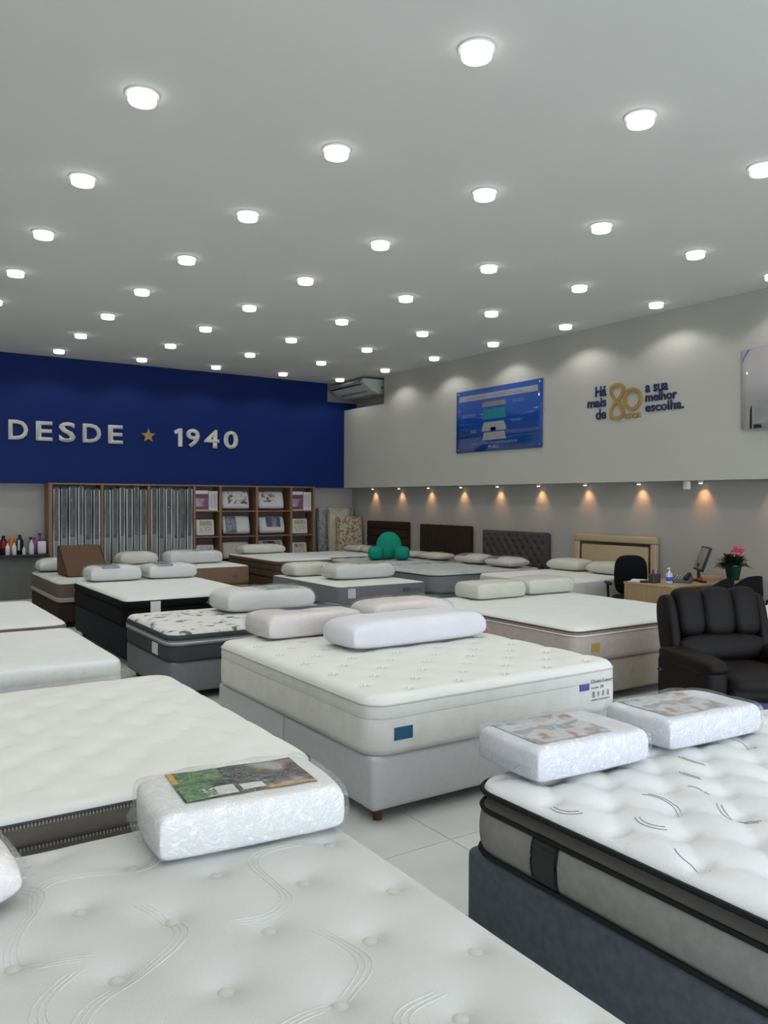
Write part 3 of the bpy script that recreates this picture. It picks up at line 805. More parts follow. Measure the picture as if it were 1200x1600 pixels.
for i in range(-4, 5):
    for j in range(-4, 5):
        for h2 in (0, .5):
            x, y = .05 + (i + h2) * .34, .1 + (j + h2) * .34
            if abs(x) > .85 or abs(y) > .95: continue
            mo_ = MB()
            for a_ in (.3, 1.35, 2.4): mo_.tube([(q * math.cos(a_), q * math.sin(a_), zfc(x + q * math.cos(a_), y + q * math.sin(a_)) - zfc(x, y)) for q in (-.030, -.015, 0, .015, .030)], .0026, 5)
            o = mo_.build('embroidered_motif', SAGE, tpc); o.location = (x, y, zfc(x, y) + .001)
# right front bed with black piping
BPIPE = mat('black_piping', (.006, .006, .006), .7, spec=.2)
def puff(x, y):
    """quilted puffs, each with a short sewn slit"""
    sx, sy, ox, oy = .285, .285, (2.26 - 2.865), (1.94 - 1.285)
    d = 0.0; near = 9
    for hx_, hy_ in ((0, 0), (.5, .5)):
        i = round((x - ox) / sx - hx_); j = round((y - oy) / sy - hy_)
        dx = abs(x - (ox + (i + hx_) * sx)); dy = y - (oy + (j + hy_) * sy)
        dx = max(0, dx - .03)
        q = dx * dx + dy * dy
        d -= .020 * math.exp(-q / (2 * .013 ** 2)) + .012 * math.exp(-q / (2 * .05 ** 2))
    a = (x - ox) / sx; b = (y - oy) / sy
    g = abs(math.sin(PI * (a + b))) * abs(math.sin(PI * (a - b)))
    return d + .012 * (g ** .5)
m16, b16 = bed('black_piped', 1.90, 3.83, .28, 2.27, .375, .635, BLUEGREY, [(.215, .165, fab('smoke_gusset', (.085, .08, .072), .8), -.012), (.165, 0, WARMGREY, .016)], mat('snow_knit', (.60, .605, .605), .88, .3, 200, .02), 'white puffy quilted mattress with black piping and grey sides, right front', 'blue-grey fabric bed base under the black-piped mattress, right front', puff, .013, .12, .035, pipes=((.222, .006, .0095, BPIPE), (.162, .008, .0085, BPIPE), (.004, .012, .0085, BPIPE)), wave=.001, inset=-.012)
side = MB()
for k in range(9):
    s = k / 8; zz = .158 - .148 * s; o_ = .0165 * math.sin(PI * s) ** .6 + .003
    side.box((-.965 - o_, .60, zz), (.006, .10, .022))
side.build('handle', mat('black_webbing', (.014, .014, .015), .7, .3, 400), m16)
hnd = [c for c in m16.children if c.name.startswith('handle')][0]
for yy in (.545, .655):
    MB().tube([(-.968 - .0165 * math.sin(PI * k / 8) ** .6, yy, .16 - .152 * k / 8) for k in range(9)], .005, 6).build('handle_edge', BPIPE, hnd)
# dark embroidered arcs on that mattress
tp16 = [c for c in m16.children if c.name.startswith('top_panel')][0]
THREAD = mat('grey_thread', (.10, .10, .105), .7)
zf16 = BEDS['black_piped'][1]
def arc(cx, cy, rad, a0, a1, w=.0010, ex=1.0):
    pts = []
    for k in range(25):
        a = a0 + (a1 - a0) * k / 24; x = cx - 2.865 + rad * math.cos(a); y = cy - 1.275 + rad * ex * math.sin(a)
        pts.append((x, y, zf16(x, y) + .001))
    o = MB().tube(pts, w, 5).build('embroidered_line', THREAD, tp16)
for (cx, cy, rad, a0, a1) in ((2.19, 1.70, .10, -.6, .9), (2.19, 1.70, .115, -.6, .7), (2.47, 1.50, .10, 2.2, 3.9), (2.47, 1.50, .115, 2.2, 3.8), (2.02, 1.86, .09, 2.3, 4.1), (2.02, 1.86, .075, 2.3, 4.0), (2.64, 1.80, .09, 2.0, 3.6), (2.64, 1.80, .075, 2.1, 3.5), (2.13, 1.62, .07, 2.4, 4.2), (2.13, 1.62, .055, 2.4, 4.2), (2.78, 1.92, .08, 2.3, 4.0), (2.78, 1.92, .065, 2.3, 4.0), (2.42, 1.72, .07, -.9, .6), (2.05, 1.40, .08, 2.4, 4.0), (2.36, 1.36, .07, -.8, .7), (2.62, 1.40, .10, -.8, .8), (2.62, 1.40, .085, -.8, .8), (2.95, 1.62, .09, 2.2, 3.9), (2.30, 1.22, .10, 2.2, 4.0), (2.30, 1.22, .085, 2.2, 4.0), (3.05, 1.95, .09, -.8, .9)):
    arc(cx, cy, rad, a0, a1)

# ------------------------------------------------------------------ pillows
def shape_grid(w, d, h, e, a, n, mid=.45, flat=0.0, seed=0.0, wr=0.0):
    """closed cushion surface standing on z=0"""
    T_ = [math.sin(PI / 2 * (-1 + 2 * k / n)) for k in range(n + 1)]
    V = []; Fc = []
    def s(u, v): return max(0.0, (1 - abs(u) ** e)) ** a * max(0.0, (1 - abs(v) ** e)) ** a
    zm = h * mid
    for sgn in (1, -1):
        for u in T_:
            for v in T_:
                q = s(u, v); q2 = s(u, v) if sgn > 0 else q ** .7
                # pull corners in slightly so that the plan outline is soft
                cu = 1 - .05 * (v * v) * (u * u); x, y = u * w / 2 * cu, v * d / 2 * cu
                z = zm + (h - zm) * q2 if sgn > 0 else zm * (1 - q2)
                if wr and sgn > 0: z += wr * q * noise.noise((x * 9 + seed, y * 9, seed))
                V.append((x, y, z))
    N = n + 1; off = N * N
    for i in range(n):
        for j in range(n):
            k = i * N + j
            Fc.append((k, k + N, k + N + 1, k + 1)); Fc.append((off + k, off + k + 1, off + k + N + 1, off + k + N))
    return V, Fc

def merge_mesh(name, V, Fc, m, parent):
    o = mesh(name, V, Fc, m, parent)
    bm = bmesh.new(); bm.from_mesh(o.data); bmesh.ops.remove_doubles(bm, verts=bm.verts, dist=1e-5)
    bmesh.ops.recalc_face_normals(bm, faces=bm.faces); bm.to_mesh(o.data); bm.free()
    return o

def pillow(label, x, y, z, w, d, h, rz=0.0, m=PILLOW_W, e=5.0, a=.34, n=22, wrap=True, card=None, ends=(1, 1), band=None, tilt=None, cat='pillow', name='pillow', wr=.004, group=None):
    """card = (u0, u1, v0, v1, material) printed sheet on top; band = (u0, u1, material) printed wrap section"""
    sd = x * 3.1 + y * 1.7
    P = thing(name, label, cat, (x, y, z + .004), rz, group)
    if tilt: P.rotation_euler = tilt
    V, Fc = shape_grid(w, d, h, e, a, n, wr=wr, seed=sd)
    merge_mesh('pillow_body', V, Fc, m, P)
    def ztop(px, py):
        u, v = px / (w / 2), py / (d / 2)
        q = max(0.0, 1 - abs(u) ** e) ** a * max(0.0, 1 - abs(v) ** e) ** a
        return h * .45 + h * .55 * q + wr * q * noise.noise((px * 9 + sd, py * 9, sd))
    def sheet(nm, u0, u1, v0, v1, mm, lift=.003):
        nx, ny = 14, 12; V2 = []; F2 = []
        for i in range(nx + 1):
            for j in range(ny + 1):
                px = (u0 + (u1 - u0) * i / nx) * w / 2; py = (v0 + (v1 - v0) * j / ny) * d / 2
                V2.append((px, py, ztop(px, py) + lift + .0015 * noise.noise((px * 22 + sd, py * 22, 3))))
        for i in range(nx):
            for j in range(ny):
                k = i * (ny + 1) + j; F2.append((k, k + ny + 1, k + ny + 2, k + 1))
        return mesh(nm, V2, F2, mm, P)
    if card: sheet('printed_sheet', *card)
    if band: sheet('printed_band', band[0], band[1], -.93, .93, band[2], .0035)
    if wrap:
        V, Fc = shape_grid(w + .02, d + .02, h + .012, e, a * .95, n + 8, wr=.012, seed=sd + 5)
        V = [(p[0], p[1], p[2] + .001) for p in V]
        V = [(p[0] + .004 * noise.noise((p[0] * 25, p[1] * 25, p[2] * 25 + sd)), p[1] + .004 * noise.noise((p[1] * 25, p[2] * 25, p[0] * 25 + sd)), max(.0005, p[2] + .003 * noise.noise((p[2] * 30, p[0] * 30, p[1] * 30 + sd)))) for p in V]
        merge_mesh('plastic_wrap', V, Fc, FILM, P)
        for sg, on in ((-1, ends[0]), (1, ends[1])):
            if not on: continue
            V2 = []; F2 = []; nn = 16; mm_ = 4
            for i in range(mm_ + 1):
                for j in range(nn + 1):
                    v = -1 + 2 * j / nn; t = i / mm_
                    px = sg * (w / 2 - .004 + .055 * on * t); py = v * d / 2 * (.86 - .25 * t)
                    V2.append((px, py, max(.002, h * .45 - .018 * t + .010 * t * math.sin(j * 2.1 + sd) + .008 * noise.noise((j * .7, i, sd)))))
            for i in range(mm_):
                for j in range(nn):
                    k = i * (nn + 1) + j; F2.append((k, k + nn + 1, k + nn + 2, k + 1))
            mesh('seal_flap', V2, F2, FILM_L, P)
    return P

GREENPIC = printed('garden_print', [(.02, .05, .02), (.09, .22, .05), (.03, .03, .03), (.10, .10, .10), (.30, .12, .06), (.45, .45, .42)], 9, .25, 1.0)
GREENLF = printed('leaf_print', [(.006, .03, .01), (.03, .13, .03), (.10, .24, .05), (.012, .05, .02)], 22, .3, 4.0)
DARKPIC = printed('dark_photo_print', [(.008, .008, .009), (.014, .014, .016), (.03, .03, .03), (.06, .055, .05), (.22, .11, .07), (.30, .30, .28)], 7, .25, 7.0)
PALEPIC = printed('pale_photo_print', [(.36, .17, .13), (.50, .44, .42), (.55, .57, .57), (.52, .54, .54), (.24, .26, .30), (.46, .32, .28)], 11, .3, 2.0)
TEALPIC = printed('teal_sky_print', [(.03, .16, .14), (.10, .30, .26), (.40, .42, .38), (.55, .55, .50), (.02, .05, .06)], 8, .3, 3.0)
NAVYPIC = printed('navy_print', [(.012, .016, .03), (.03, .04, .08), (.20, .22, .26)], 10, .3, 5.0)
SLATEB = printed('slate_band_print', [(.10, .12, .16), (.16, .18, .23), (.24, .26, .31)], 14, .35, 2.0)
BWPIC = printed('black_white_print', [(.02, .02, .02), (.5, .5, .48), (.62, .62, .6), (.60, .60, .57), (.10, .10, .04)], 10, .3, 6.0)
DOTPIC = printed('orange_photo_print', [(.02, .02, .02), (.50, .50, .5), (.62, .62, .6), (.40, .14, .05), (.08, .08, .08)], 10, .3, 9.0)

p = pillow('plastic-wrapped foam pillow with green and dark photo on nearest mattress', 1.015, 2.345, topz('front_left', 1.0, 2.3), .60, .37, .135, math.radians(-6), PILLOW_W, 16, .22, 26, card=(-.66, .74, -.58, .95, DARKPIC), ends=(.6, .5))
# green leaf corner, pale pack shots and the orange edge of the printed sheet
def strip(P, w, d, h, e, a, u0, u1, v0, v1, m, nm='printed_patch'):
    V2 = []; F2 = []; nx = ny = 6
    for i in range(nx + 1):
        for j in range(ny + 1):
            u = u0 + (u1 - u0) * i / nx; v = v0 + (v1 - v0) * j / ny
            q = max(0.0, 1 - abs(u) ** e) ** a * max(0.0, 1 - abs(v) ** e) ** a
            px, py = u * w / 2, v * d / 2; sd = P.location.x * 3.1 + P.location.y * 1.7
            V2.append((px, py, h * .45 + h * .55 * q + .004 * q * noise.noise((px * 9 + sd, py * 9, sd)) + .0046))
    for i in range(nx):
        for j in range(ny):
            k = i * (ny + 1) + j; F2.append((k, k + ny + 1, k + ny + 2, k + 1))
    return mesh(nm, V2, F2, m, [c for c in P.children if c.name.startswith('printed_sheet')][0])
strip(p, .60, .37, .135, 16, .22, -.66, -.12, .0, .94, GREENLF)
strip(p, .60, .37, .135, 16, .22, -.64, -.30, -.56, .0, GREENLF)
strip(p, .60, .37, .135, 16, .22, .22, .74, -.57, -.48, mat('orange_print', (.55, .28, .02), .4))
strip(p, .60, .37, .135, 16, .22, -.66, -.60, .25, .85, MATS['orange_print'])
strip(p, .60, .37, .135, 16, .22, -.42, -.10, -.52, -.12, mat('pack_shot_print', (.60, .60, .57), .35))
strip(p, .60, .37, .135, 16, .22, -.04, .20, -.46, -.18, MATS['pack_shot_print'])
pillow('plastic-wrapped pinkish pillow cut off at the left edge on nearest mattress', .04, 2.30, topz('front_left', .05, 2.3), .60, .40, .16, math.radians(8), PILLOW_PINK, 4, .4, 22, ends=(0, .8))
pillow('plastic-wrapped foam pillow with pale photo at left on black-piped mattress', 2.295, 2.185, topz('black_piped', 2.29, 2.17), .58, .37, .125, math.radians(-4), PILLOW_LAV, 16, .22, 24, card=(-.80, .45, -.70, .92, PALEPIC), ends=(.3, .6))
pillow('plastic-wrapped foam pillow with pale photo at right on black-piped mattress', 3.02, 2.17, topz('black_piped', 3.0, 2.15), .60, .37, .125, math.radians(-4), PILLOW_LAV, 16, .22, 24, card=(-.80, .45, -.70, .92, PALEPIC), ends=(.3, 1.0))
zc_ = topz('centre', 3.2, 4.6, .6, .2)
pillow('long plain white bolster pillow lying across the big white mattress', 3.26, 4.60, zc_, 1.20, .42, .19, math.radians(1), PILLOW_LAV, 7, .30, 26, wrap=False, name='bolster_pillow')
pillow('pinkish plastic-wrapped pillow behind the bolster, left one', 2.80, 5.27, topz('centre', 2.8, 5.2), .82, .42, .17, math.radians(1), PILLOW_PINK, 10, .27, 24, card=(-.35, .85, .15, .85, NAVYPIC), ends=(.4, .5))
pillow('pinkish plastic-wrapped pillow behind the bolster, right one', 3.66, 5.24, topz('centre', 3.6, 5.2), .78, .42, .20, math.radians(-2), PILLOW_PINK, 6, .32, 24, ends=(.3, .5))
pillow('bagged white pillow with teal photo on the black sprig mattress', 3.36, 7.20, topz('sprig', 3.3, 7.2), .98, .46, .205, math.radians(2), PILLOW_W, 6, .30, 24, card=(-.15, .66, -.80, .70, TEALPIC), ends=(1, .8))
pillow('bagged pillow with slate printed band at left on the black-sided mattress', 2.60, 9.82, topz('black', 2.6, 9.8), .62, .42, .175, 0, PILLOW_W, 6, .30, 20, band=(-.55, .15, SLATEB), ends=(.5, .3))
pillow('bagged pillow with slate printed band at right on the black-sided mattress', 3.29, 9.82, topz('black', 3.3, 9.8), .62, .42, .175, 0, PILLOW_W, 6, .30, 20, band=(-.65, .0, SLATEB), ends=(.5, .3))
pillow('bagged white pillow with teal photo on the tan-sided mattress', 4.62, 12.60, topz('tan', 4.6, 12.6), .92, .46, .21, 0, PILLOW_W, 6, .30, 18, card=(-.2, .65, -.75, .7, TEALPIC), ends=(.8, .6))
pillow('bagged cream pillow on the tan-sided mattress beside a white one', 3.78, 12.86, topz('tan', 3.8, 12.8), .62, .42, .20, 0, PILLOW_CREAM, 4, .4, 16, ends=(1, .3))
pillow('cream pillow lying on the tall brown mattress', 6.16, 13.30, topz('brown_shelf', 6.1, 13.3), .86, .38, .16, 0, PILLOW_CREAM, 5, .38, 16, ends=(.4, .0))
pillow('bagged white pillow on the small brown mattress behind the wedge', 2.50, 12.40, topz('small_brown', 2.5, 12.4), .58, .42, .19, 0, PILLOW_W, 3.5, .42, 16, ends=(.7, .2))
pillow('bagged white pillow with teal photo in front on the slate-sided mattress', 5.80, 9.36, topz('plain_grey', 5.8, 9.3), .98, .46, .205, 0, PILLOW_W, 6, .30, 20, card=(-.2, .65, -.75, .7, TEALPIC), ends=(.9, .5))
pillow('bagged cream pillow at the back left on the slate-sided mattress', 5.42, 10.08, topz('plain_grey', 5.4, 10.1), .70, .42, .18, 0, PILLOW_CREAM, 6, .30, 18, ends=(.8, .3))
pillow('cream wrapped foam pillow at left on the rose-beige king mattress', 5.58, 6.36, topz('beige', 5.6, 6.4), .68, .40, .16, 0, PILLOW_CREAM, 14, .24, 20, ends=(.9, .3))
pillow('cream wrapped foam pillow at right on the rose-beige king mattress', 6.34, 6.40, topz('beige', 6.3, 6.4), .70, .40, .16, 0, PILLOW_CREAM, 9, .28, 20, ends=(.3, .3))
for lab, x, y, key, m_, h_, bd in (('grey and pink printed pillow, left one below buttoned headboard', 8.42, 9.98, 'grey_tufted', PILLOW_PINK, .15, 1), ('grey and pink printed pillow, right one below buttoned headboard', 8.42, 9.22, 'grey_tufted', PILLOW_PINK, .15, 1),
                             ('flat beige wrapped pillow nearest the green cushion', 8.45, 11.72, 'grey_green', PILLOW_CREAM, .10, 0), ('flat beige wrapped pillow left of the patterned pillows', 8.45, 11.05, 'grey_green', PILLOW_CREAM, .11, 0),
                             ('plump cream pillow, left one below beige framed headboard', 8.50, 7.96, 'white_wall', PILLOW_CREAM, .16, 0), ('plump cream pillow, right one below beige framed headboard', 8.50, 7.22, 'white_wall', PILLOW_CREAM, .16, 0),
                             ('cream pillow on the farthest bed by floral mattresses', 8.45, 13.58, 'brown_wall', PILLOW_CREAM, .12, 0), ('cream pillow on the farthest bed behind the green cushion', 8.45, 12.90, 'brown_wall', PILLOW_CREAM, .12, 0)):
    pillow(lab, x, y, topz(key, x, y), .62, .42, h_, -PI / 2, m_, 4 if bd == 0 else 3.5, .38, 16, band=(-.85, .0, SLATEB) if bd else None, ends=(.3, .3))

# brown foam wedge
wz = topz('small_brown', 2.65, 11.6) + .004
wd = thing('wedge_cushion', 'brown triangular wedge cushion standing on the small brown mattress', 'cushion', (2.67, 11.62, wz))
pr_ = [(-.36, .0), (.30, .0), (.30, .40), (.20, .40)]
w_ = MB()
va = [w_.b.verts.new((-.28, y, z)) for y, z in pr_]; vb = [w_.b.verts.new((.28, y, z)) for y, z in pr_]
w_.b.faces.new(va); w_.b.faces.new(vb[::-1])
for k in range(4): w_.b.faces.new((va[k], vb[k], vb[(k + 1) % 4], va[(k + 1) % 4]))
bmesh.ops.bevel(w_.b, geom=w_.b.edges[:], offset=.015, segments=3, affect='EDGES')
w_.build('cushion_cover', fab('rust_brown_velour', (.105, .062, .038)), wd)
MB().tube([(-.281, -.34, .02), (-.281, .20, .39)], .004, 6).build('seam', BROWN_D, wd)
MB().tube([(.281, -.34, .02), (.281, .20, .39)], .004, 6).build('seam', BROWN_D, wd)

# green backrest cushion with arms
gz = topz('grey_green', 7.75, 11.45, .4, .3)
GREEN = fab('emerald_fabric', (.005, .24, .165), .75, .1, 200, .04)
gc = thing('backrest_cushion', 'emerald green reading backrest cushion with arms on silver-grey mattress', 'cushion', (7.72, 11.45, gz), math.radians(-34))
def blob(name, c, d, m, parent, ez=2.4, exy=2.6, nu=28, nv=18, shape=None):
    V = []; Fc = []
    def sp(v, e): return math.copysign(abs(v) ** (2 / e), v)
    for j in range(nv + 1):
        ph = -PI / 2 + PI * j / nv
        for i in range(nu):
            th = 2 * PI * i / nu
            x = sp(math.cos(ph), ez) * sp(math.cos(th), exy); y = sp(math.cos(ph), ez) * sp(math.sin(th), exy); z = sp(math.sin(ph), ez)
            q = Vector((x * d[0] / 2, y * d[1] / 2, z * d[2] / 2))
            if shape: q = shape(q)
            V.append(tuple(q + Vector(c)))
    for j in range(nv):
        for i in range(nu): Fc.append((j * nu + i, j * nu + (i + 1) % nu, (j + 1) * nu + (i + 1) % nu, (j + 1) * nu + i))
    return merge_mesh(name, V, Fc, m, parent)
def taper(q):
    t = (q.z + .22) / .44
    s = 1 - .28 * max(0, t) ** 1.5
    return Vector((q.x * s, q.y * (1 - .35 * t) + .05 * t, q.z))
blob('backrest', (0, .06, .235), (.50, .26, .47), GREEN, gc, 2.6, 2.6, shape=taper)
for s in (-1, 1):
    blob('armrest', (s * .225, -.07, .115), (.27, .46, .23), GREEN, gc, 2.8, 3.4)

# ------------------------------------------------------------------ headboards on the right wall
def headboard(label, yc, w, z1, kind, m, name='headboard'):
    H_ = thing(name, label, 'headboard', (XL, yc, 0))
    if kind == 'channel' or kind == 'channel_fine':
        n = 7 if kind == 'channel' else 16
        MB().span(-.075, -.012, -w / 2, w / 2, .25, z1, .02, 2).build('backing', m, H_)
        if kind == 'channel':
            hh = (z1 - .62) / 4
            for k in range(4):
                MB().span(-.105, -.06, -w / 2 + .004, w / 2 - .004, .62 + hh * k + .003, .62 + hh * (k + 1) - .003, .02, 3).build('padded_channel', m, H_)
        else:
            for k in range(n):
                a = -w / 2 + w * k / n
                MB().span(-.105, -.06, a + .002, a + w / n - .002, .40, z1 + .005 * (k % 2), .018, 3).build('padded_channel', m, H_)
        return H_
    if kind == 'button':
        MB().span(-.05, -.012, -w / 2, w / 2, .25, z1, .02, 2).build('backing', m, H_)
        nx, nz = 96, 56; V = []; Fc = []
        z0 = .45
        def f(u, v):
            sx, sz = .17, .20; d = 0
            for a_, b_ in ((0, 0), (.5, .5)):
                i = round(u / sx - a_); j = round(v / sz - b_)
                q = (u - (i + a_) * sx) ** 2 + (v - (j + b_) * sz) ** 2
                d -= .032 * math.exp(-q / (2 * .020 ** 2))
            p_, q_ = u / sx, v / sz
            g = min(abs(math.sin(PI * (p_ + q_))), abs(math.sin(PI * (p_ - q_))))
            return d + .016 * g ** .4
        for i in range(nx + 1):
            for j in range(nz + 1):
                y = -w / 2 + w * i / nx; z = z0 + (z1 + .01 - z0) * j / nz
                e_ = min(w / 2 - abs(y), z1 + .01 - z)
                k = min(1, e_ / .05)
                V.append((-.06 - .055 * math.sqrt(max(0, 1 - (1 - k) ** 2)) - f(y, z) * min(1, e_ / .10), y, z))
        for i in range(nx):
            for j in range(nz):
                k = i * (nz + 1) + j; Fc.append((k, k + nz + 1, k + nz + 2, k + 1))
        tp = mesh('tufted_panel', V, Fc, m, H_)
        for i in range(-5, 6):
            for j in range(0, 4):
                for a_ in (0, .5):
                    y = (i + a_) * .17; z = (math.ceil(z0 / .20) + j + a_) * .20
                    if abs(y) < w / 2 - .08 and z0 + .05 < z < z1 - .05:
                        MB().lathe([(.012, 0), (.010, .006), (0, .008)], (-.085, y, z), 8, Matrix.Rotation(-PI / 2, 4, 'Y')).build('button', m, tp)
        return H_
    # framed with a dark mirror strip
    for nm, a, b, c, d in (('frame_rail', -w / 2, w / 2, z1 - .10, z1), ('frame_post', -w / 2, -w / 2 + .10, .25, z1 - .10), ('frame_post', w / 2 - .10, w / 2, .25, z1 - .10)):
        MB().span(-.085, -.012, a, b, c, d, .02, 3).build(nm, m, H_)
    mir = mat('bronze_mirror', (.10, .095, .085), .12, 0, 60, .02, 6, .85)
    for a, b, c, d in ((-w / 2 + .10, w / 2 - .10, z1 - .14, z1 - .10), (-w / 2 + .10, -w / 2 + .14, .25, z1 - .14), (w / 2 - .14, w / 2 - .10, .25, z1 - .14)):
        MB().span(-.06, -.012, a, b, c, d, .004, 1).build('mirror_strip', mir, H_)
    MB().span(-.08, -.012, -w / 2 + .14, w / 2 - .14, .25, z1 - .14, .02, 3).build('centre_panel', m, H_)
    return H_
CHOC = fab('chocolate_suede', (.030, .018, .014)); GRAPH = fab('graphite_linen', (.062, .058, .055)); SAND = mat('sand_leatherette', (.42, .33, .20), .5, .1, 120, .03)
headboard('dark brown headboard with horizontal padded bands behind the green cushion', 13.27, 1.44, 1.245, 'channel', CHOC)
headboard('dark brown headboard with fine vertical channels, right of the green cushion', 11.40, 1.46, 1.218, 'channel_fine', CHOC)
headboard('graphite grey headboard with deep diamond buttoning', 9.58, 1.52, 1.160, 'button', GRAPH)
headboard('beige framed headboard with dark mirror strip inlay', 7.56, 1.46, 1.180, 'frame', SAND)

# ------------------------------------------------------------------ wooden shelf unit on the back wall
WOODV = wood('caramel_wood', (.17, .095, .05), (.27, .16, .088), 'z'); WOODH = wood('caramel_wood_level', (.17, .095, .05), (.27, .16, .088), 'x')
SY0, SY1, SZ = 14.37, 14.735, 1.935
sh = thing('shelf_unit', 'long caramel wood rack and shelf unit along the back wall', 'shelf', (0, 0, 0))
box_part('back_panel', 2.76, 7.86, SY1 - .015, SY1 - .001, .0, SZ - .03, mat('shelf_back', (.15, .11, .085), .7), sh)
for x in (2.782, 3.635, 4.457, 5.310, 5.828, 6.58, 7.33, 7.845):
    box_part('upright', x - (.031 if x in (2.782,) else .022), x + (.031 if x in (2.782,) else .022), SY0, SY1 - .016, .0, SZ - .03, WOODV, sh, .003, 1)
box_part('top_board', 2.751, 7.867, SY0, SY1 - .001, SZ - .03, SZ, WOODH, sh, .003, 1)
cols = [(5.332, 5.806), (5.850, 6.558), (6.602, 7.308), (7.352, 7.823)]
for a, b in cols:
    for z in (1.45, .965, .48, .06):
        box_part('shelf_board', a, b, SY0 + .006, SY1 - .016, z - .024, z, WOODH, sh, .003, 1)
for a, b in ((2.813, 3.613), (3.657, 4.435), (4.479, 5.288)):
    box_part('shelf_board', a, b, SY0 + .006, SY1 - .016, .036, .06, WOODH, sh, .003, 1)

# upright mattresses in plastic
GREYPK = printed('grey_packed_mattress', [(.045, .05, .052), (.07, .075, .078), (.11, .115, .118)], 6, .5, 1.0)
edge = [(.55, .55, .53), (.36, .365, .37), (.60, .595, .57)]
bays = [(2.818, 3.608, 6), (3.662, 4.430, 6), (4.484, 5.284, 6)]
names = ['first', 'second', 'third', 'fourth', 'fifth', 'sixth']; bayn = ['left', 'middle', 'right']
DIRTW = fab('packed_white_base', (.24, .24, .26))
for bi, (a, b, n) in enumerate(bays):
    cuts = [a + (b - a) * (k + (random.uniform(-.14, .14) if 0 < k < n else 0)) / n for k in range(n + 1)]
    for k in range(n):
        x0, x1 = cuts[k] + .006, cuts[k + 1] - .006
        hgt = 1.80 + random.uniform(-.02, .035)
        t = thing('packed_mattress', 'upright grey mattress in clear plastic, %s from the left in the %s rack bay' % (names[k], bayn[bi]), 'mattress', ((x0 + x1) / 2, 14.53, .062), 0, 'upright plastic-wrapped mattresses in the rack')
        w = (x1 - x0) / 2
        MB().span(-w + .004, w - .004, -.145, .17, .0, hgt, .03, 3).build('ticking', GREYPK, t)
        cm = mat('cord_%d' % (k % 3), edge[k % 3], .6, .1, 90)
        for s in (-1, 1):
            MB().tube([(s * (w - .014), -.149, .03), (s * (w - .014) + .003 * random.uniform(-1, 1), -.151, hgt * .5), (s * (w - .014), -.149, hgt - .03)], .011, 6).build('piping', cm, t)
        MB().span(-w + .02, w - .02, -.149, -.143, .05, .93 + random.uniform(-.05, .06), .003, 1).build('white_print', DIRTW, t)
        # loose film, slightly wavy
        V = []; Fc = []; nz = 26; nx = 5
        for j in range(nz + 1):
            for i in range(nx + 1):
                xx = -w + 2 * w * i / nx; zz = (hgt + .01) * j / nz
                V.append((xx * .99, -.158 - .012 * abs(noise.noise((xx * 8 + k * 3, zz * 2.5, bi))) - .004, zz + .002))
        for j in range(nz):
            for i in range(nx):
                q = j * (nx + 1) + i; Fc.append((q, q + 1, q + nx + 2, q + nx + 1))
        mesh('plastic_wrap', V, Fc, FILM_R, t)

# display packs on the shelves, leaning back
def shelf_pillow(label, a, b, z, hh, m, card=None, band=None, lean=16, th=.13):
    w = b - a
    P = pillow(label, (a + b) / 2, 14.50, z + .012, w, hh, th, 0, m, 4.5, .38, 16, card=card, band=band, ends=(0, 0), tilt=(math.radians(90 - lean), 0, 0))
    # stand it on its lower edge
    P.location = ((a + b) / 2, 14.555, z + hh / 2 * math.cos(math.radians(lean)) + .018)
    return P
r1, r2, r3 = 1.45, .965, .48
shelf_pillow('wrapped pillow with black and white swirl print, top row of shelves', 5.88, 6.45, r1, .36, PILLOW_W, (-.62, .80, -.55, .85, BWPIC))
shelf_pillow('wrapped pillow with orange and black photo, top row of shelves', 6.64, 7.20, r1, .36, PILLOW_W, (-.75, .3, -.35, .85, DOTPIC))
shelf_pillow('wrapped pillow half slate half white, middle row of shelves', 5.90, 6.47, r2, .36, PILLOW_W, None, (-.82, -.05, SLATEB))
shelf_pillow('wrapped pillow with navy night photo, middle row of shelves', 6.66, 7.22, r2, .34, PILLOW_W, (-.5, .62, -.35, .85, NAVYPIC))
shelf_pillow('plain wrapped pillow half hidden, bottom row left of shelves', 5.90, 6.46, r3, .34, PILLOW_CREAM)
shelf_pillow('wrapped pillow with striped photo half hidden, bottom row of shelves', 6.66, 7.20, r3, .36, PILLOW_CREAM, (-.7, .7, -.5, .8, DARKPIC))
OLIVE = printed('olive_label_print', [(.30, .33, .10), (.42, .43, .22), (.30, .28, .24)], 9, .4, 4.0); ORNG = printed('amber_label_print', [(.50, .32, .05), (.55, .50, .40), (.15, .10, .05)], 14, .4, 4.0); GRYP = printed('grey_lace_print', [(.35, .35, .33), (.52, .52, .50), (.60, .60, .57)], 24, .5, 1.0)
for lab, a, b, z, pm in (('small white pack with olive label, far left middle shelf', 5.385, 5.745, r2, OLIVE), ('small white pack with olive label, far right middle shelf', 7.385, 7.755, r2, OLIVE), ('small white pack with amber label, far right bottom shelf', 7.385, 7.745, r3, ORNG), ('small white pack barely showing, far left bottom shelf', 5.39, 5.74, r3, GRYP)):
    P = thing('bedding_pack', lab, 'package', ((a + b) / 2, 14.50, z + .011), 0); P.rotation_euler = (math.radians(-8), 0, 0)
    w = (b - a) / 2
    MB().span(-w, w, -.04, .05, .0, .31, .025, 3).build('pack', PILLOW_W, P)
    MB().span(-w * .62, w * .75, -.045, -.038, .19, .275, .002, 1).build('label_strip', pm, P)
    MB().span(-w * .62, w * .75, -.045, -.038, .05, .185, .002, 1).build('photo_print', GRYP, P)
PURP = printed('mauve_cover_print', [(.17, .06, .11), (.22, .11, .16), (.32, .29, .31), (.38, .36, .37)], 5, .35, 3.0); MAUVE = mat('mauve_panel', (.155, .05, .095), .5)
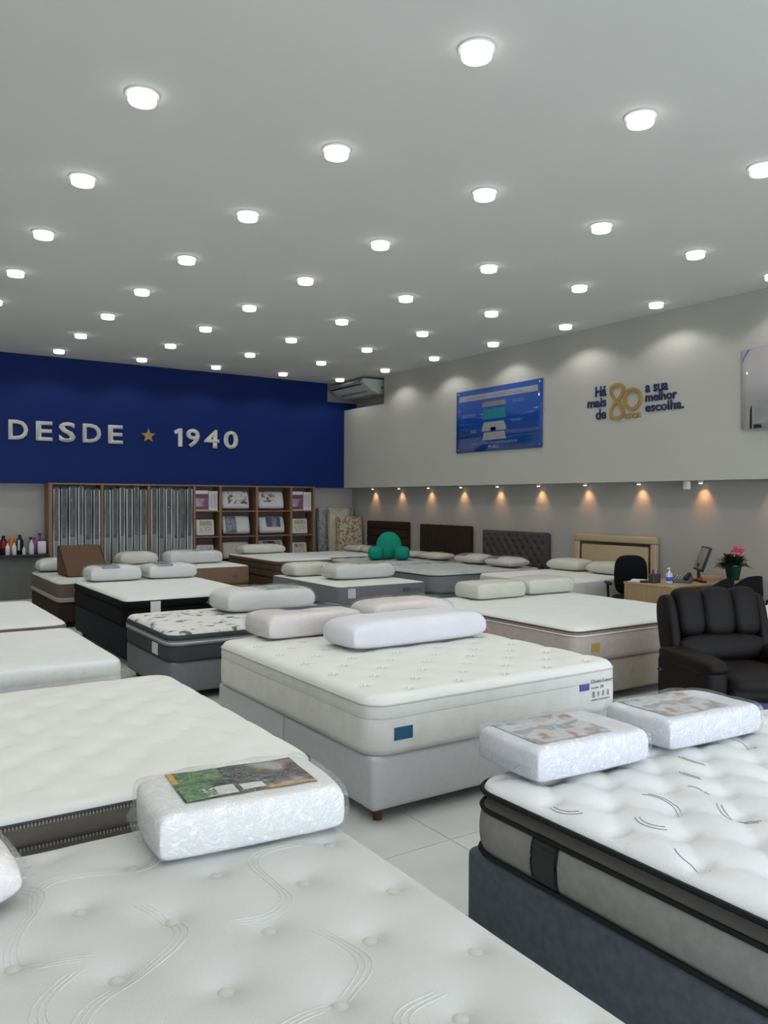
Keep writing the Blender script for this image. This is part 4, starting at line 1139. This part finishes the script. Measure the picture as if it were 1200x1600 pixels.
for ci, (a, b, side_) in enumerate(((5.345, 5.795, 'left'), (7.362, 7.815, 'right'))):
    w1 = .255
    P = thing('boxed_pillow', 'boxed pillow with mauve cover facing out, far %s top shelf' % side_, 'box', (a + w1 / 2, 14.50, r1 + .002), 0)
    MB().span(-w1 / 2, w1 / 2, -.07, .10, 0, .38, .004, 1).build('carton', mat('carton_white', (.66, .65, .66), .5), P)
    MB().span(-w1 / 2 + .006, w1 / 2 - .006, -.074, -.069, .02, .31, .001, 1).build('cover_photo', PURP, P)
    MB().span(-w1 / 2 + .006, w1 / 2 - .006, -.0765, -.073, .235, .315, .001, 1).build('title_panel', MAUVE, P)
    MB().span(-w1 / 2 + .006, w1 / 2 - .006, -.0765, -.073, .022, .075, .001, 1).build('title_panel', MAUVE, P)
    wb = (b - a - w1 - .012) / 3
    for k in range(3):
        x = a + w1 + .006 + wb * (k + .5)
        q = thing('boxed_pillow', 'narrow white carton spine, %s of three, far %s top shelf' % (('first', 'middle', 'last')[k], side_), 'box', (x, 14.50, r1 + .002), 0, 'white carton spines on the top shelf')
        MB().span(-wb / 2 + .003, wb / 2 - .003, -.08, .10, 0, .37, .004, 1).build('carton', MATS['carton_white'], q)
        MB().span(-wb / 2 + .010, wb / 2 - .010, -.0825, -.079, .05, .32, .001, 1).build('spine_print', mat('spine_grey', (.52, .50, .52), .5), q)

# ------------------------------------------------------------------ counter with cleaning bottles
ct = thing('counter', 'low grey counter with black top holding cleaning bottles', 'counter', (0, 0, 0))
box_part('worktop', XA + .6, 2.735, 14.16, 14.735, .695, .735, mat('black_worktop', (.018, .018, .02), .35), ct, .006, 2)
box_part('front_panel', XA + .6, 2.72, 14.26, 14.735, .0, .694, mat('counter_grey', (.115, .118, .112), .6, .05, 60), ct, .004, 1)
def bottle(label, x, y, h, r, m, kind='round', cap=None, z=.736):
    t = thing('bottle', label, 'bottle', (x, y, z), random.uniform(-.5, .5))
    cm = cap or BLACK_P
    if kind == 'box':
        MB().box((0, 0, h * .42), (r * 2, r * 1.3, h * .84), r * .25, 3).build('body', m, t)
        MB().lathe([(r * .4, h * .84), (r * .4, h * .98), (r * .3, h)], n=14).build('cap', cm, t)
    elif kind == 'spray':
        MB().lathe([(r * .9, 0), (r, h * .05), (r, h * .45), (r * .75, h * .62), (r * .35, h * .74), (r * .35, h * .80)], n=16).build('body', m, t)
        MB().box((-.012, 0, h * .90), (r * 1.5, r * .5, h * .10), .006, 2).tube([(0, 0, h * .79), (0, 0, h * .88)], r * .28, 10).tube([(-r * .5, 0, h * .86), (-r * .75, 0, h * .74)], r * .12, 6).build('trigger', cm, t)
    else:
        MB().lathe([(r * .9, 0), (r, h * .04), (r, h * .62), (r * .8, h * .76), (r * .42, h * .84), (r * .4, h * .86)], n=16).build('body', m, t)
        MB().lathe([(r * .45, h * .86), (r * .42, h * .985), (r * .3, h)], n=14).build('cap', cm, t)
    return t
RED = mat('red_plastic', (.20, .008, .012), .35); ORG = mat('orange_plastic', (.55, .14, .012), .35); WHT = mat('white_plastic', (.62, .62, .64), .4); PUR = mat('purple_plastic', (.22, .03, .24), .35); ORC = mat('pink_cap', (.5, .28, .22), .4)
b_ = bottle('dark bottle with red label at the left end of counter', 2.075, 14.52, .31, .056, BLACK_P, 'round'); MB().lathe([(.0575, .10), (.0575, .22)], n=16).build('label', RED, b_)
bottle('orange bottle with pale cap on the counter', 2.195, 14.52, .33, .053, ORG, 'round', ORC)
b_ = bottle('black bottle with pale stripe on the counter', 2.325, 14.52, .32, .058, BLACK_P, 'round'); MB().box((-.02, -.052, .15), (.03, .012, .17), .003, 1).build('label', WHT, b_)
bottle('small white bottle before the red-labelled one', 2.105, 14.30, .19, .036, WHT, 'round', WHT)
bottle('small white bottle before the orange one', 2.205, 14.30, .19, .036, WHT, 'round', WHT)
bottle('smallest white bottle before the black one', 2.350, 14.28, .13, .026, WHT, 'round', WHT)
bottle('slim white spray bottle with dark trigger', 2.475, 14.34, .30, .040, WHT, 'spray', mat('dark_plum_plastic', (.04, .012, .02), .4))
bottle('purple bottle beside a white container', 2.555, 14.55, .27, .052, PUR, 'box', PUR)
bottle('squat white container with purple cap near the rack', 2.650, 14.42, .25, .066, WHT, 'box', PUR)
bottle('tall plum spray bottle behind the white container', 2.660, 14.60, .36, .038, PUR, 'spray', MATS['dark_plum_plastic'])

# ------------------------------------------------------------------ floral mattresses leaning in the corner
FLOR1 = printed('cream_floral_ticking', [(.46, .40, .27), (.50, .43, .29), (.48, .42, .30), (.16, .15, .13), (.30, .17, .09), (.52, .46, .33)], 30, .8, 1.0, 'voronoi')
FLOR2 = printed('blue_grey_floral_ticking', [(.20, .21, .24), (.28, .28, .27), (.34, .33, .29), (.14, .15, .19)], 30, .8, 6.0, 'voronoi')
for lab, x0, x1, y, z1, m_, t_ in (('tall blue-grey patterned mattress leaning at the back of the corner', 8.06, 8.93, 14.58, 1.50, FLOR2, .10), ('pale cream patterned mattress leaning in the corner, middle one', 8.22, 8.72, 14.40, 1.50, mat('cream_ticking', (.42, .38, .27), .85, .2, 40, .10, 9), .09), ('large cream floral mattress leaning in front in the corner', 8.36, 8.93, 14.26, 1.31, FLOR1, .12)):
    t = thing('spare_mattress', lab, 'mattress', ((x0 + x1) / 2, y, .004), 0, None); t.rotation_euler = (math.radians(-3), 0, 0)
    w = (x1 - x0) / 2
    MB().span(-w, w, -t_ / 2, t_ / 2, .004, z1, .035, 3).build('ticking', m_, t)
    for s in (-1, 1):
        MB().tube([(-w + .03, s * (t_ / 2 - .006), .03), (-w + .012, s * (t_ / 2 - .004), z1 - .03), (w - .012, s * (t_ / 2 - .004), z1 - .012), (w - .012, s * (t_ / 2 - .004), .03)], .008, 6).build('piping', mat('cord_cream', (.45, .42, .34), .7), t)

# ------------------------------------------------------------------ recliner
LEA = mat('dark_brown_leather', (.0055, .0040, .0036), .6, .25, 70, .06, 5, spec=.2)
rc = thing('recliner', 'dark brown leather recliner with channelled back at the right', 'recliner', (5.35, 3.41, 0), math.radians(-25))
rc.scale = (.97, .97, .97)
MB().span(-.36, .36, -.36, .30, .04, .26, .03, 3).build('chassis', LEA, rc)
MB().span(-.31, .31, -.47, -.34, .10, .40, .055, 4).build('footrest', LEA, rc)
blob('seat_cushion', (0, -.12, .40), (.62, .66, .20), LEA, rc, 4, 5)
for s in (-1, 1):
    MB().box((s * .375, -.03, .30), (.17, .74, .46), .05, 4).build('arm_panel', LEA, rc)
    blob('arm_pad', (s * .375, -.04, .535), (.20, .76, .15), LEA, rc, 2.6, 4.5)
Rb = Matrix.Rotation(math.radians(-14), 4, 'X')
bk_ = []
def back_piece(name, c, d, ez=3.0, exy=4.0):
    o = blob(name, (0, 0, 0), d, LEA, rc, ez, exy)
    o.data.transform(Matrix.Translation((0, .27, .46)) @ Rb @ Matrix.Translation(c)); return o
back_piece('lumbar_roll', (0, -.085, .095), (.74, .21, .22), 2.8, 5.5)
for k, (x, w) in enumerate(((-.23, .215), (0, .265), (.23, .215))):
    back_piece('back_cushion', (x, -.075, .375), (w + .012, .20, .385), 3.8, 3.6)
for s in (-1, 1): back_piece('side_wing', (s * .375, -.03, .26), (.10, .23, .52), 3.4, 3.4)
MB().box((0, 0, 0), (.74, .12, .60), .05, 4).build('back_shell', LEA, rc).data.transform(Matrix.Translation((0, .27, .46)) @ Rb @ Matrix.Translation((0, .055, .22)))
MB().tube([(-.485, .16, .42), (-.53, .16, .43), (-.545, .10, .44)], .012, 8).build('recline_lever', BLACK_P, rc)
for sx in (-1, 1):
    for sy in (-1, 1): MB().lathe([(.025, .041), (.022, 0)], (sx * .3, sy * .27 - .03, 0), 12).build('foot', BLACK_P, rc)
# navy display board in front of it
nb = thing('display_board', 'navy display board with white lettering standing before the recliner', 'sign', (5.06, 2.78, 0), math.radians(-33))
MB().span(-.30, .30, -.012, .012, .02, .36, .004, 1).build('board', mat('navy_board', (.006, .010, .075), .4), nb)
for s in (-1, 1): MB().span(s * .2 - .02, s * .2 + .02, -.10, .10, 0, .02, .004, 1).build('foot', BLACK_P, nb)
fit_text('print', 'Probel', -.25, .25, .20, .30, mat('sign_white', (.7, .7, .72), .5), Matrix(((1, 0, 0, 0), (0, 0, -1, -.0125), (0, 1, 0, 0), (0, 0, 0, 1))), nb, .001, .01)

# ------------------------------------------------------------------ desk corner
OAK = wood('oak_veneer', (.30, .20, .105), (.42, .295, .17), 'z', 1.3); OAKX = wood('oak_veneer_top', (.30, .20, .105), (.42, .295, .17), 'x', 1.3); WENGE = wood('dark_walnut', (.10, .055, .03), (.16, .09, .05), 'x')
dk = thing('desk', 'light oak office desk at the right wall with dark walnut front', 'desk', (0, 0, 0))
box_part('desktop', 7.27, 8.96, 5.36, 6.02, .722, .75, OAKX, dk, .004, 1)
box_part('end_panel', 7.272, 7.30, 5.37, 6.01, 0, .721, OAK, dk, .002, 1)
box_part('end_panel', 8.93, 8.958, 5.37, 6.01, 0, .721, OAK, dk, .002, 1)
box_part('modesty_panel', 7.301, 8.929, 5.42, 5.438, .15, .70, WENGE, dk)
box_part('front_rail', 7.301, 8.929, 5.365, 5.385, .66, .721, WENGE, dk)
# monitor
PGR = mat('monitor_grey', (.10, .105, .11), .35); SCR = mat('dark_screen', (.20, .21, .215), .25)
mo = thing('monitor', 'flat monitor tilted back on the desk seen nearly edge-on', 'monitor', (8.06, 5.64, .751), math.radians(-134))
TM = Matrix.Translation((0, .02, .11)) @ Matrix.Rotation(math.radians(-20), 4, 'X')
for nm, c, d, m_ in (('bezel', (0, 0, .15), (.44, .030, .29), BLACK_P), ('screen', (0, -.0165, .152), (.41, .004, .255), SCR)):
    o = MB().box(c, d, .006 if nm == 'bezel' else .001, 2).build(nm, m_, mo); o.data.transform(TM)
MB().box((0, .03, .10), (.06, .03, .20), .008, 2).build('stand', BLACK_P, mo)
MB().lathe([(.10, 0), (.10, .008), (.085, .014), (.02, .018)], (0, .02, 0), 24).build('base', BLACK_P, mo)
# potted flowers
ppot = thing('potted_plant', 'green pot of bright pink flowers on the desk end', 'plant', (8.52, 5.47, .751))
MB().lathe([(.062, 0), (.066, .01), (.092, .15), (.098, .155), (.098, .175), (.088, .175), (.085, .165), (0, .16)], n=24).build('pot', mat('green_pot', (.002, .035, .02), .4, spec=.3), ppot)
LEAF = mat('leaf_green', (.016, .036, .010), .5, 0, 60, .2, 20); PINK = mat('pink_petal', (.62, .05, .17), .5, 0, 60, .1, 30)
for k in range(90):
    a = random.uniform(0, 2 * PI); el = random.uniform(-.15, 1.1); L = random.uniform(.11, .21)
    d = Vector((math.cos(a) * math.cos(el), math.sin(a) * math.cos(el), math.sin(el))); s_ = d.cross(Vector((0, 0, 1))).normalized() * random.uniform(.022, .034)
    b0 = Vector((d.x * .04, d.y * .04, .17)); tip = b0 + d * L - Vector((0, 0, .03)); mid = b0 + d * L * .55 + Vector((0, 0, .012))
    mesh('leaf', [tuple(b0), tuple(mid + s_), tuple(tip), tuple(mid - s_), tuple(mid + Vector((0, 0, -.008)))], [(0, 1, 4), (1, 2, 4), (2, 3, 4), (3, 0, 4)], LEAF, ppot)
for dx, dy, dz in ((.0, -.04, .36), (.05, -.06, .33), (.10, -.05, .345), (-.03, -.05, .30), (.03, -.02, .375), (.015, -.07, .28), (.07, -.02, .36), (-.01, -.01, .335)):
    MB().tube([(dx * .3, dy * .3, .16), (dx, dy, dz - .02)], .003, 6).build('stem', LEAF, ppot)
    fl = MB()
    for q in range(6):
        a = 2 * PI * q / 6
        c_ = Vector((dx + .018 * math.cos(a), dy + .018 * math.sin(a), dz + .004 * (q % 2)))
        fl.box(c_, (.030, .018, .022), .008, 2, Matrix.Rotation(a, 4, 'Z') @ Matrix.Rotation(-.5, 4, 'Y'))
    fl.lathe([(.012, -.01), (.016, .004), (.008, .014), (0, .016)], (dx, dy, dz), 10)
    fl.build('flower', PINK, ppot)
# small things on the desk
hs = thing('sanitizer_bottle', 'clear pump bottle with blue label on the desk', 'bottle', (7.47, 5.56, .751))
MB().box((0, 0, .06), (.07, .045, .12), .012, 3).build('body', mat('clear_gel', (.52, .56, .62), .15), hs)
MB().box((0, 0, .055), (.0715, .0465, .06), .012, 3).build('label', mat('label_blue', (.03, .10, .42), .4), hs)
MB().lathe([(.016, .118), (.016, .135), (.006, .138), (.006, .165)], n=12).box((-.012, 0, .17), (.045, .014, .012), .003, 1).build('pump', WHT, hs)
pn = thing('pen_holder', 'dark mesh pen holder with pens on the desk', 'pen holder', (7.44, 5.73, .751))
MB().box((0, 0, .05), (.13, .07, .10), .004, 1).build('holder', mat('mesh_brown', (.05, .04, .035), .5, .5, 200), pn)
for k in range(5): MB().tube([(-.04 + .02 * k, .0, .08), (-.045 + .022 * k, .01 * (k % 3 - 1), .145 + .01 * (k % 2))], .004, 6).build('pen', [BLACK_P, RED, MATS['label_blue'], WHT, BLACK_P][k], pn)
ph = thing('desk_phone', 'dark grey desk phone beside the pump bottle', 'phone', (7.72, 5.58, .751), .4)
MB().prism([(-.09, 0), (.09, 0), (.09, .075), (-.09, .03)], -.10, .10).build('body', PGR, ph)
phb = ph.children[0]
MB().box((-.0, -.06, .075), (.20, .045, .035), .014, 3, Matrix.Rotation(-.22, 4, 'Y')).build('handset', BLACK_P, ph)
for k in range(12): MB().box((-.04 + .03 * (k // 3), .0 + .027 * (k % 3), .048 + .0075 * (k // 3)), (.02, .018, .012), .003, 1).build('key', MATS['steel'], phb)
st_ = thing('stapler', 'red stapler lying next to the monitor', 'stapler', (7.93, 5.47, .751), .9); st_.scale = (1.15, 1.15, 1.15)
MB().prism([(-.08, .0), (.08, .0), (.08, .012), (-.08, .012)], -.02, .02).build('base', BLACK_P, st_)
MB().prism([(-.08, .022), (.075, .014), (.085, .04), (-.06, .06)], -.019, .019).build('arm', mat('red_gloss', (.35, .03, .02), .3), st_)
pa = thing('paper_stack', 'loose white papers at the left end of the desk', 'papers', (7.40, 5.92, .751), .2)
for k in range(4): MB().box((.004 * k, .003 * k, .003 + .004 * k), (.20, .14, .0036), .0, 1, Matrix.Rotation(.12 * k, 4, 'Z')).build('sheet', mat('paper_%d' % k, ((.60, .62, .66), (.66, .66, .64), (.45, .50, .60), (.68, .68, .66))[k], .7), pa)
cu = thing('calculator', 'small dark calculator with white tag beside the papers', 'calculator', (7.36, 5.80, .751), -.3)
MB().box((0, 0, .012), (.09, .06, .022), .004, 2).build('body', BLACK_P, cu); MB().box((.055, 0, .02), (.03, .03, .04), .004, 2).build('tag', WHT, cu)
# task chair behind the desk
tk = thing('task_chair', 'black fabric office swivel chair behind the oak desk', 'chair', (7.93, 6.42, 0), math.radians(-42))
blob('backrest', (0, .19, .74), (.40, .10, .50), BLACK_F, tk, 3.2, 4.0)
blob('seat', (0, -.04, .465), (.48, .48, .10), BLACK_F, tk, 3.5, 4.0)
MB().box((0, .20, .50), (.06, .03, .22), .01, 2).box((0, .12, .42), (.06, .2, .03), .008, 2).build('back_bracket', BLACK_P, tk)
for s in (-1, 1):
    MB().tube([(s * .21, .0, .44), (s * .29, .0, .45), (s * .30, .0, .64)], .016, 8).build('arm_support', BLACK_P, tk)
    MB().box((s * .30, -.02, .66), (.065, .27, .03), .012, 3).build('arm_pad', BLACK_P, tk)
MB().lathe([(.03, .09), (.03, .24), (.022, .25), (.022, .42)], n=16).build('column', BLACK_P, tk)
for k in range(5):
    a = 2 * PI * k / 5
    o = MB().tube([(.02 * math.cos(a), .02 * math.sin(a), .10), (.29 * math.cos(a), .29 * math.sin(a), .07)], .02, 8, radii=[.026, .016]).build('base_spoke', BLACK_P, tk)
    MB().lathe([(.027, -.014), (.027, .014)], (.29 * math.cos(a), .29 * math.sin(a), .028), 14, Matrix.Rotation(PI / 2, 4, 'X')).build('caster', BLACK_P, tk)
# two visitor chairs with curved black backs
def visitor(label, x, y, rz):
    t = thing('visitor_chair', label, 'chair', (x, y, 0), rz, 'visitor chairs')
    V = []; Fc = []; n = 20; m_ = 8; th = .022
    for s in (0, 1):
        for j in range(m_ + 1):
            v = j / m_; z = .50 + .37 * v
            for i in range(n + 1):
                u = -1 + 2 * i / n
                ww = .25 * (1 - .35 * max(0, v - .55) ** 1.4) * (.88 + .12 * math.sin(PI * min(1, v * 1.2)))
                zz = z - .10 * v * abs(u) ** 3
                V.append((u * ww, .21 + .05 * v - .11 * u * u + s * th, zz))
    N = n + 1; L = N * (m_ + 1)
    for j in range(m_):
        for i in range(n):
            k = j * N + i; Fc += [(k, k + 1, k + N + 1, k + N), (L + k, L + k + N, L + k + N + 1, L + k + 1)]
    for j in range(m_):
        k = j * N; Fc += [(k, k + N, L + k + N, L + k), (k + n, L + k + n, L + k + N + n, k + N + n)]
    for i in range(n):
        k = m_ * N + i; Fc += [(k, k + 1, L + k + 1, L + k), (i, L + i, L + i + 1, i + 1)]
    mesh('backrest', V, Fc, BLACK_F, t)
    blob('seat', (0, 0, .455), (.47, .45, .07), BLACK_F, t, 3.5, 4)
    for sx in (-1, 1):
        MB().tube([(sx * .20, -.18, .43), (sx * .22, -.20, 0)], .013, 8).build('leg', BLACK_P, t)
        MB().tube([(sx * .20, .24, .60), (sx * .20, .19, .43), (sx * .22, .24, 0)], .013, 8).build('leg', BLACK_P, t)
    return t
visitor('black visitor chair in front of the desk beside the recliner back, left one', 7.50, 5.12, math.radians(186))
visitor('black visitor chair in front of the desk below the pink flowers, right one', 8.03, 5.12, math.radians(172))
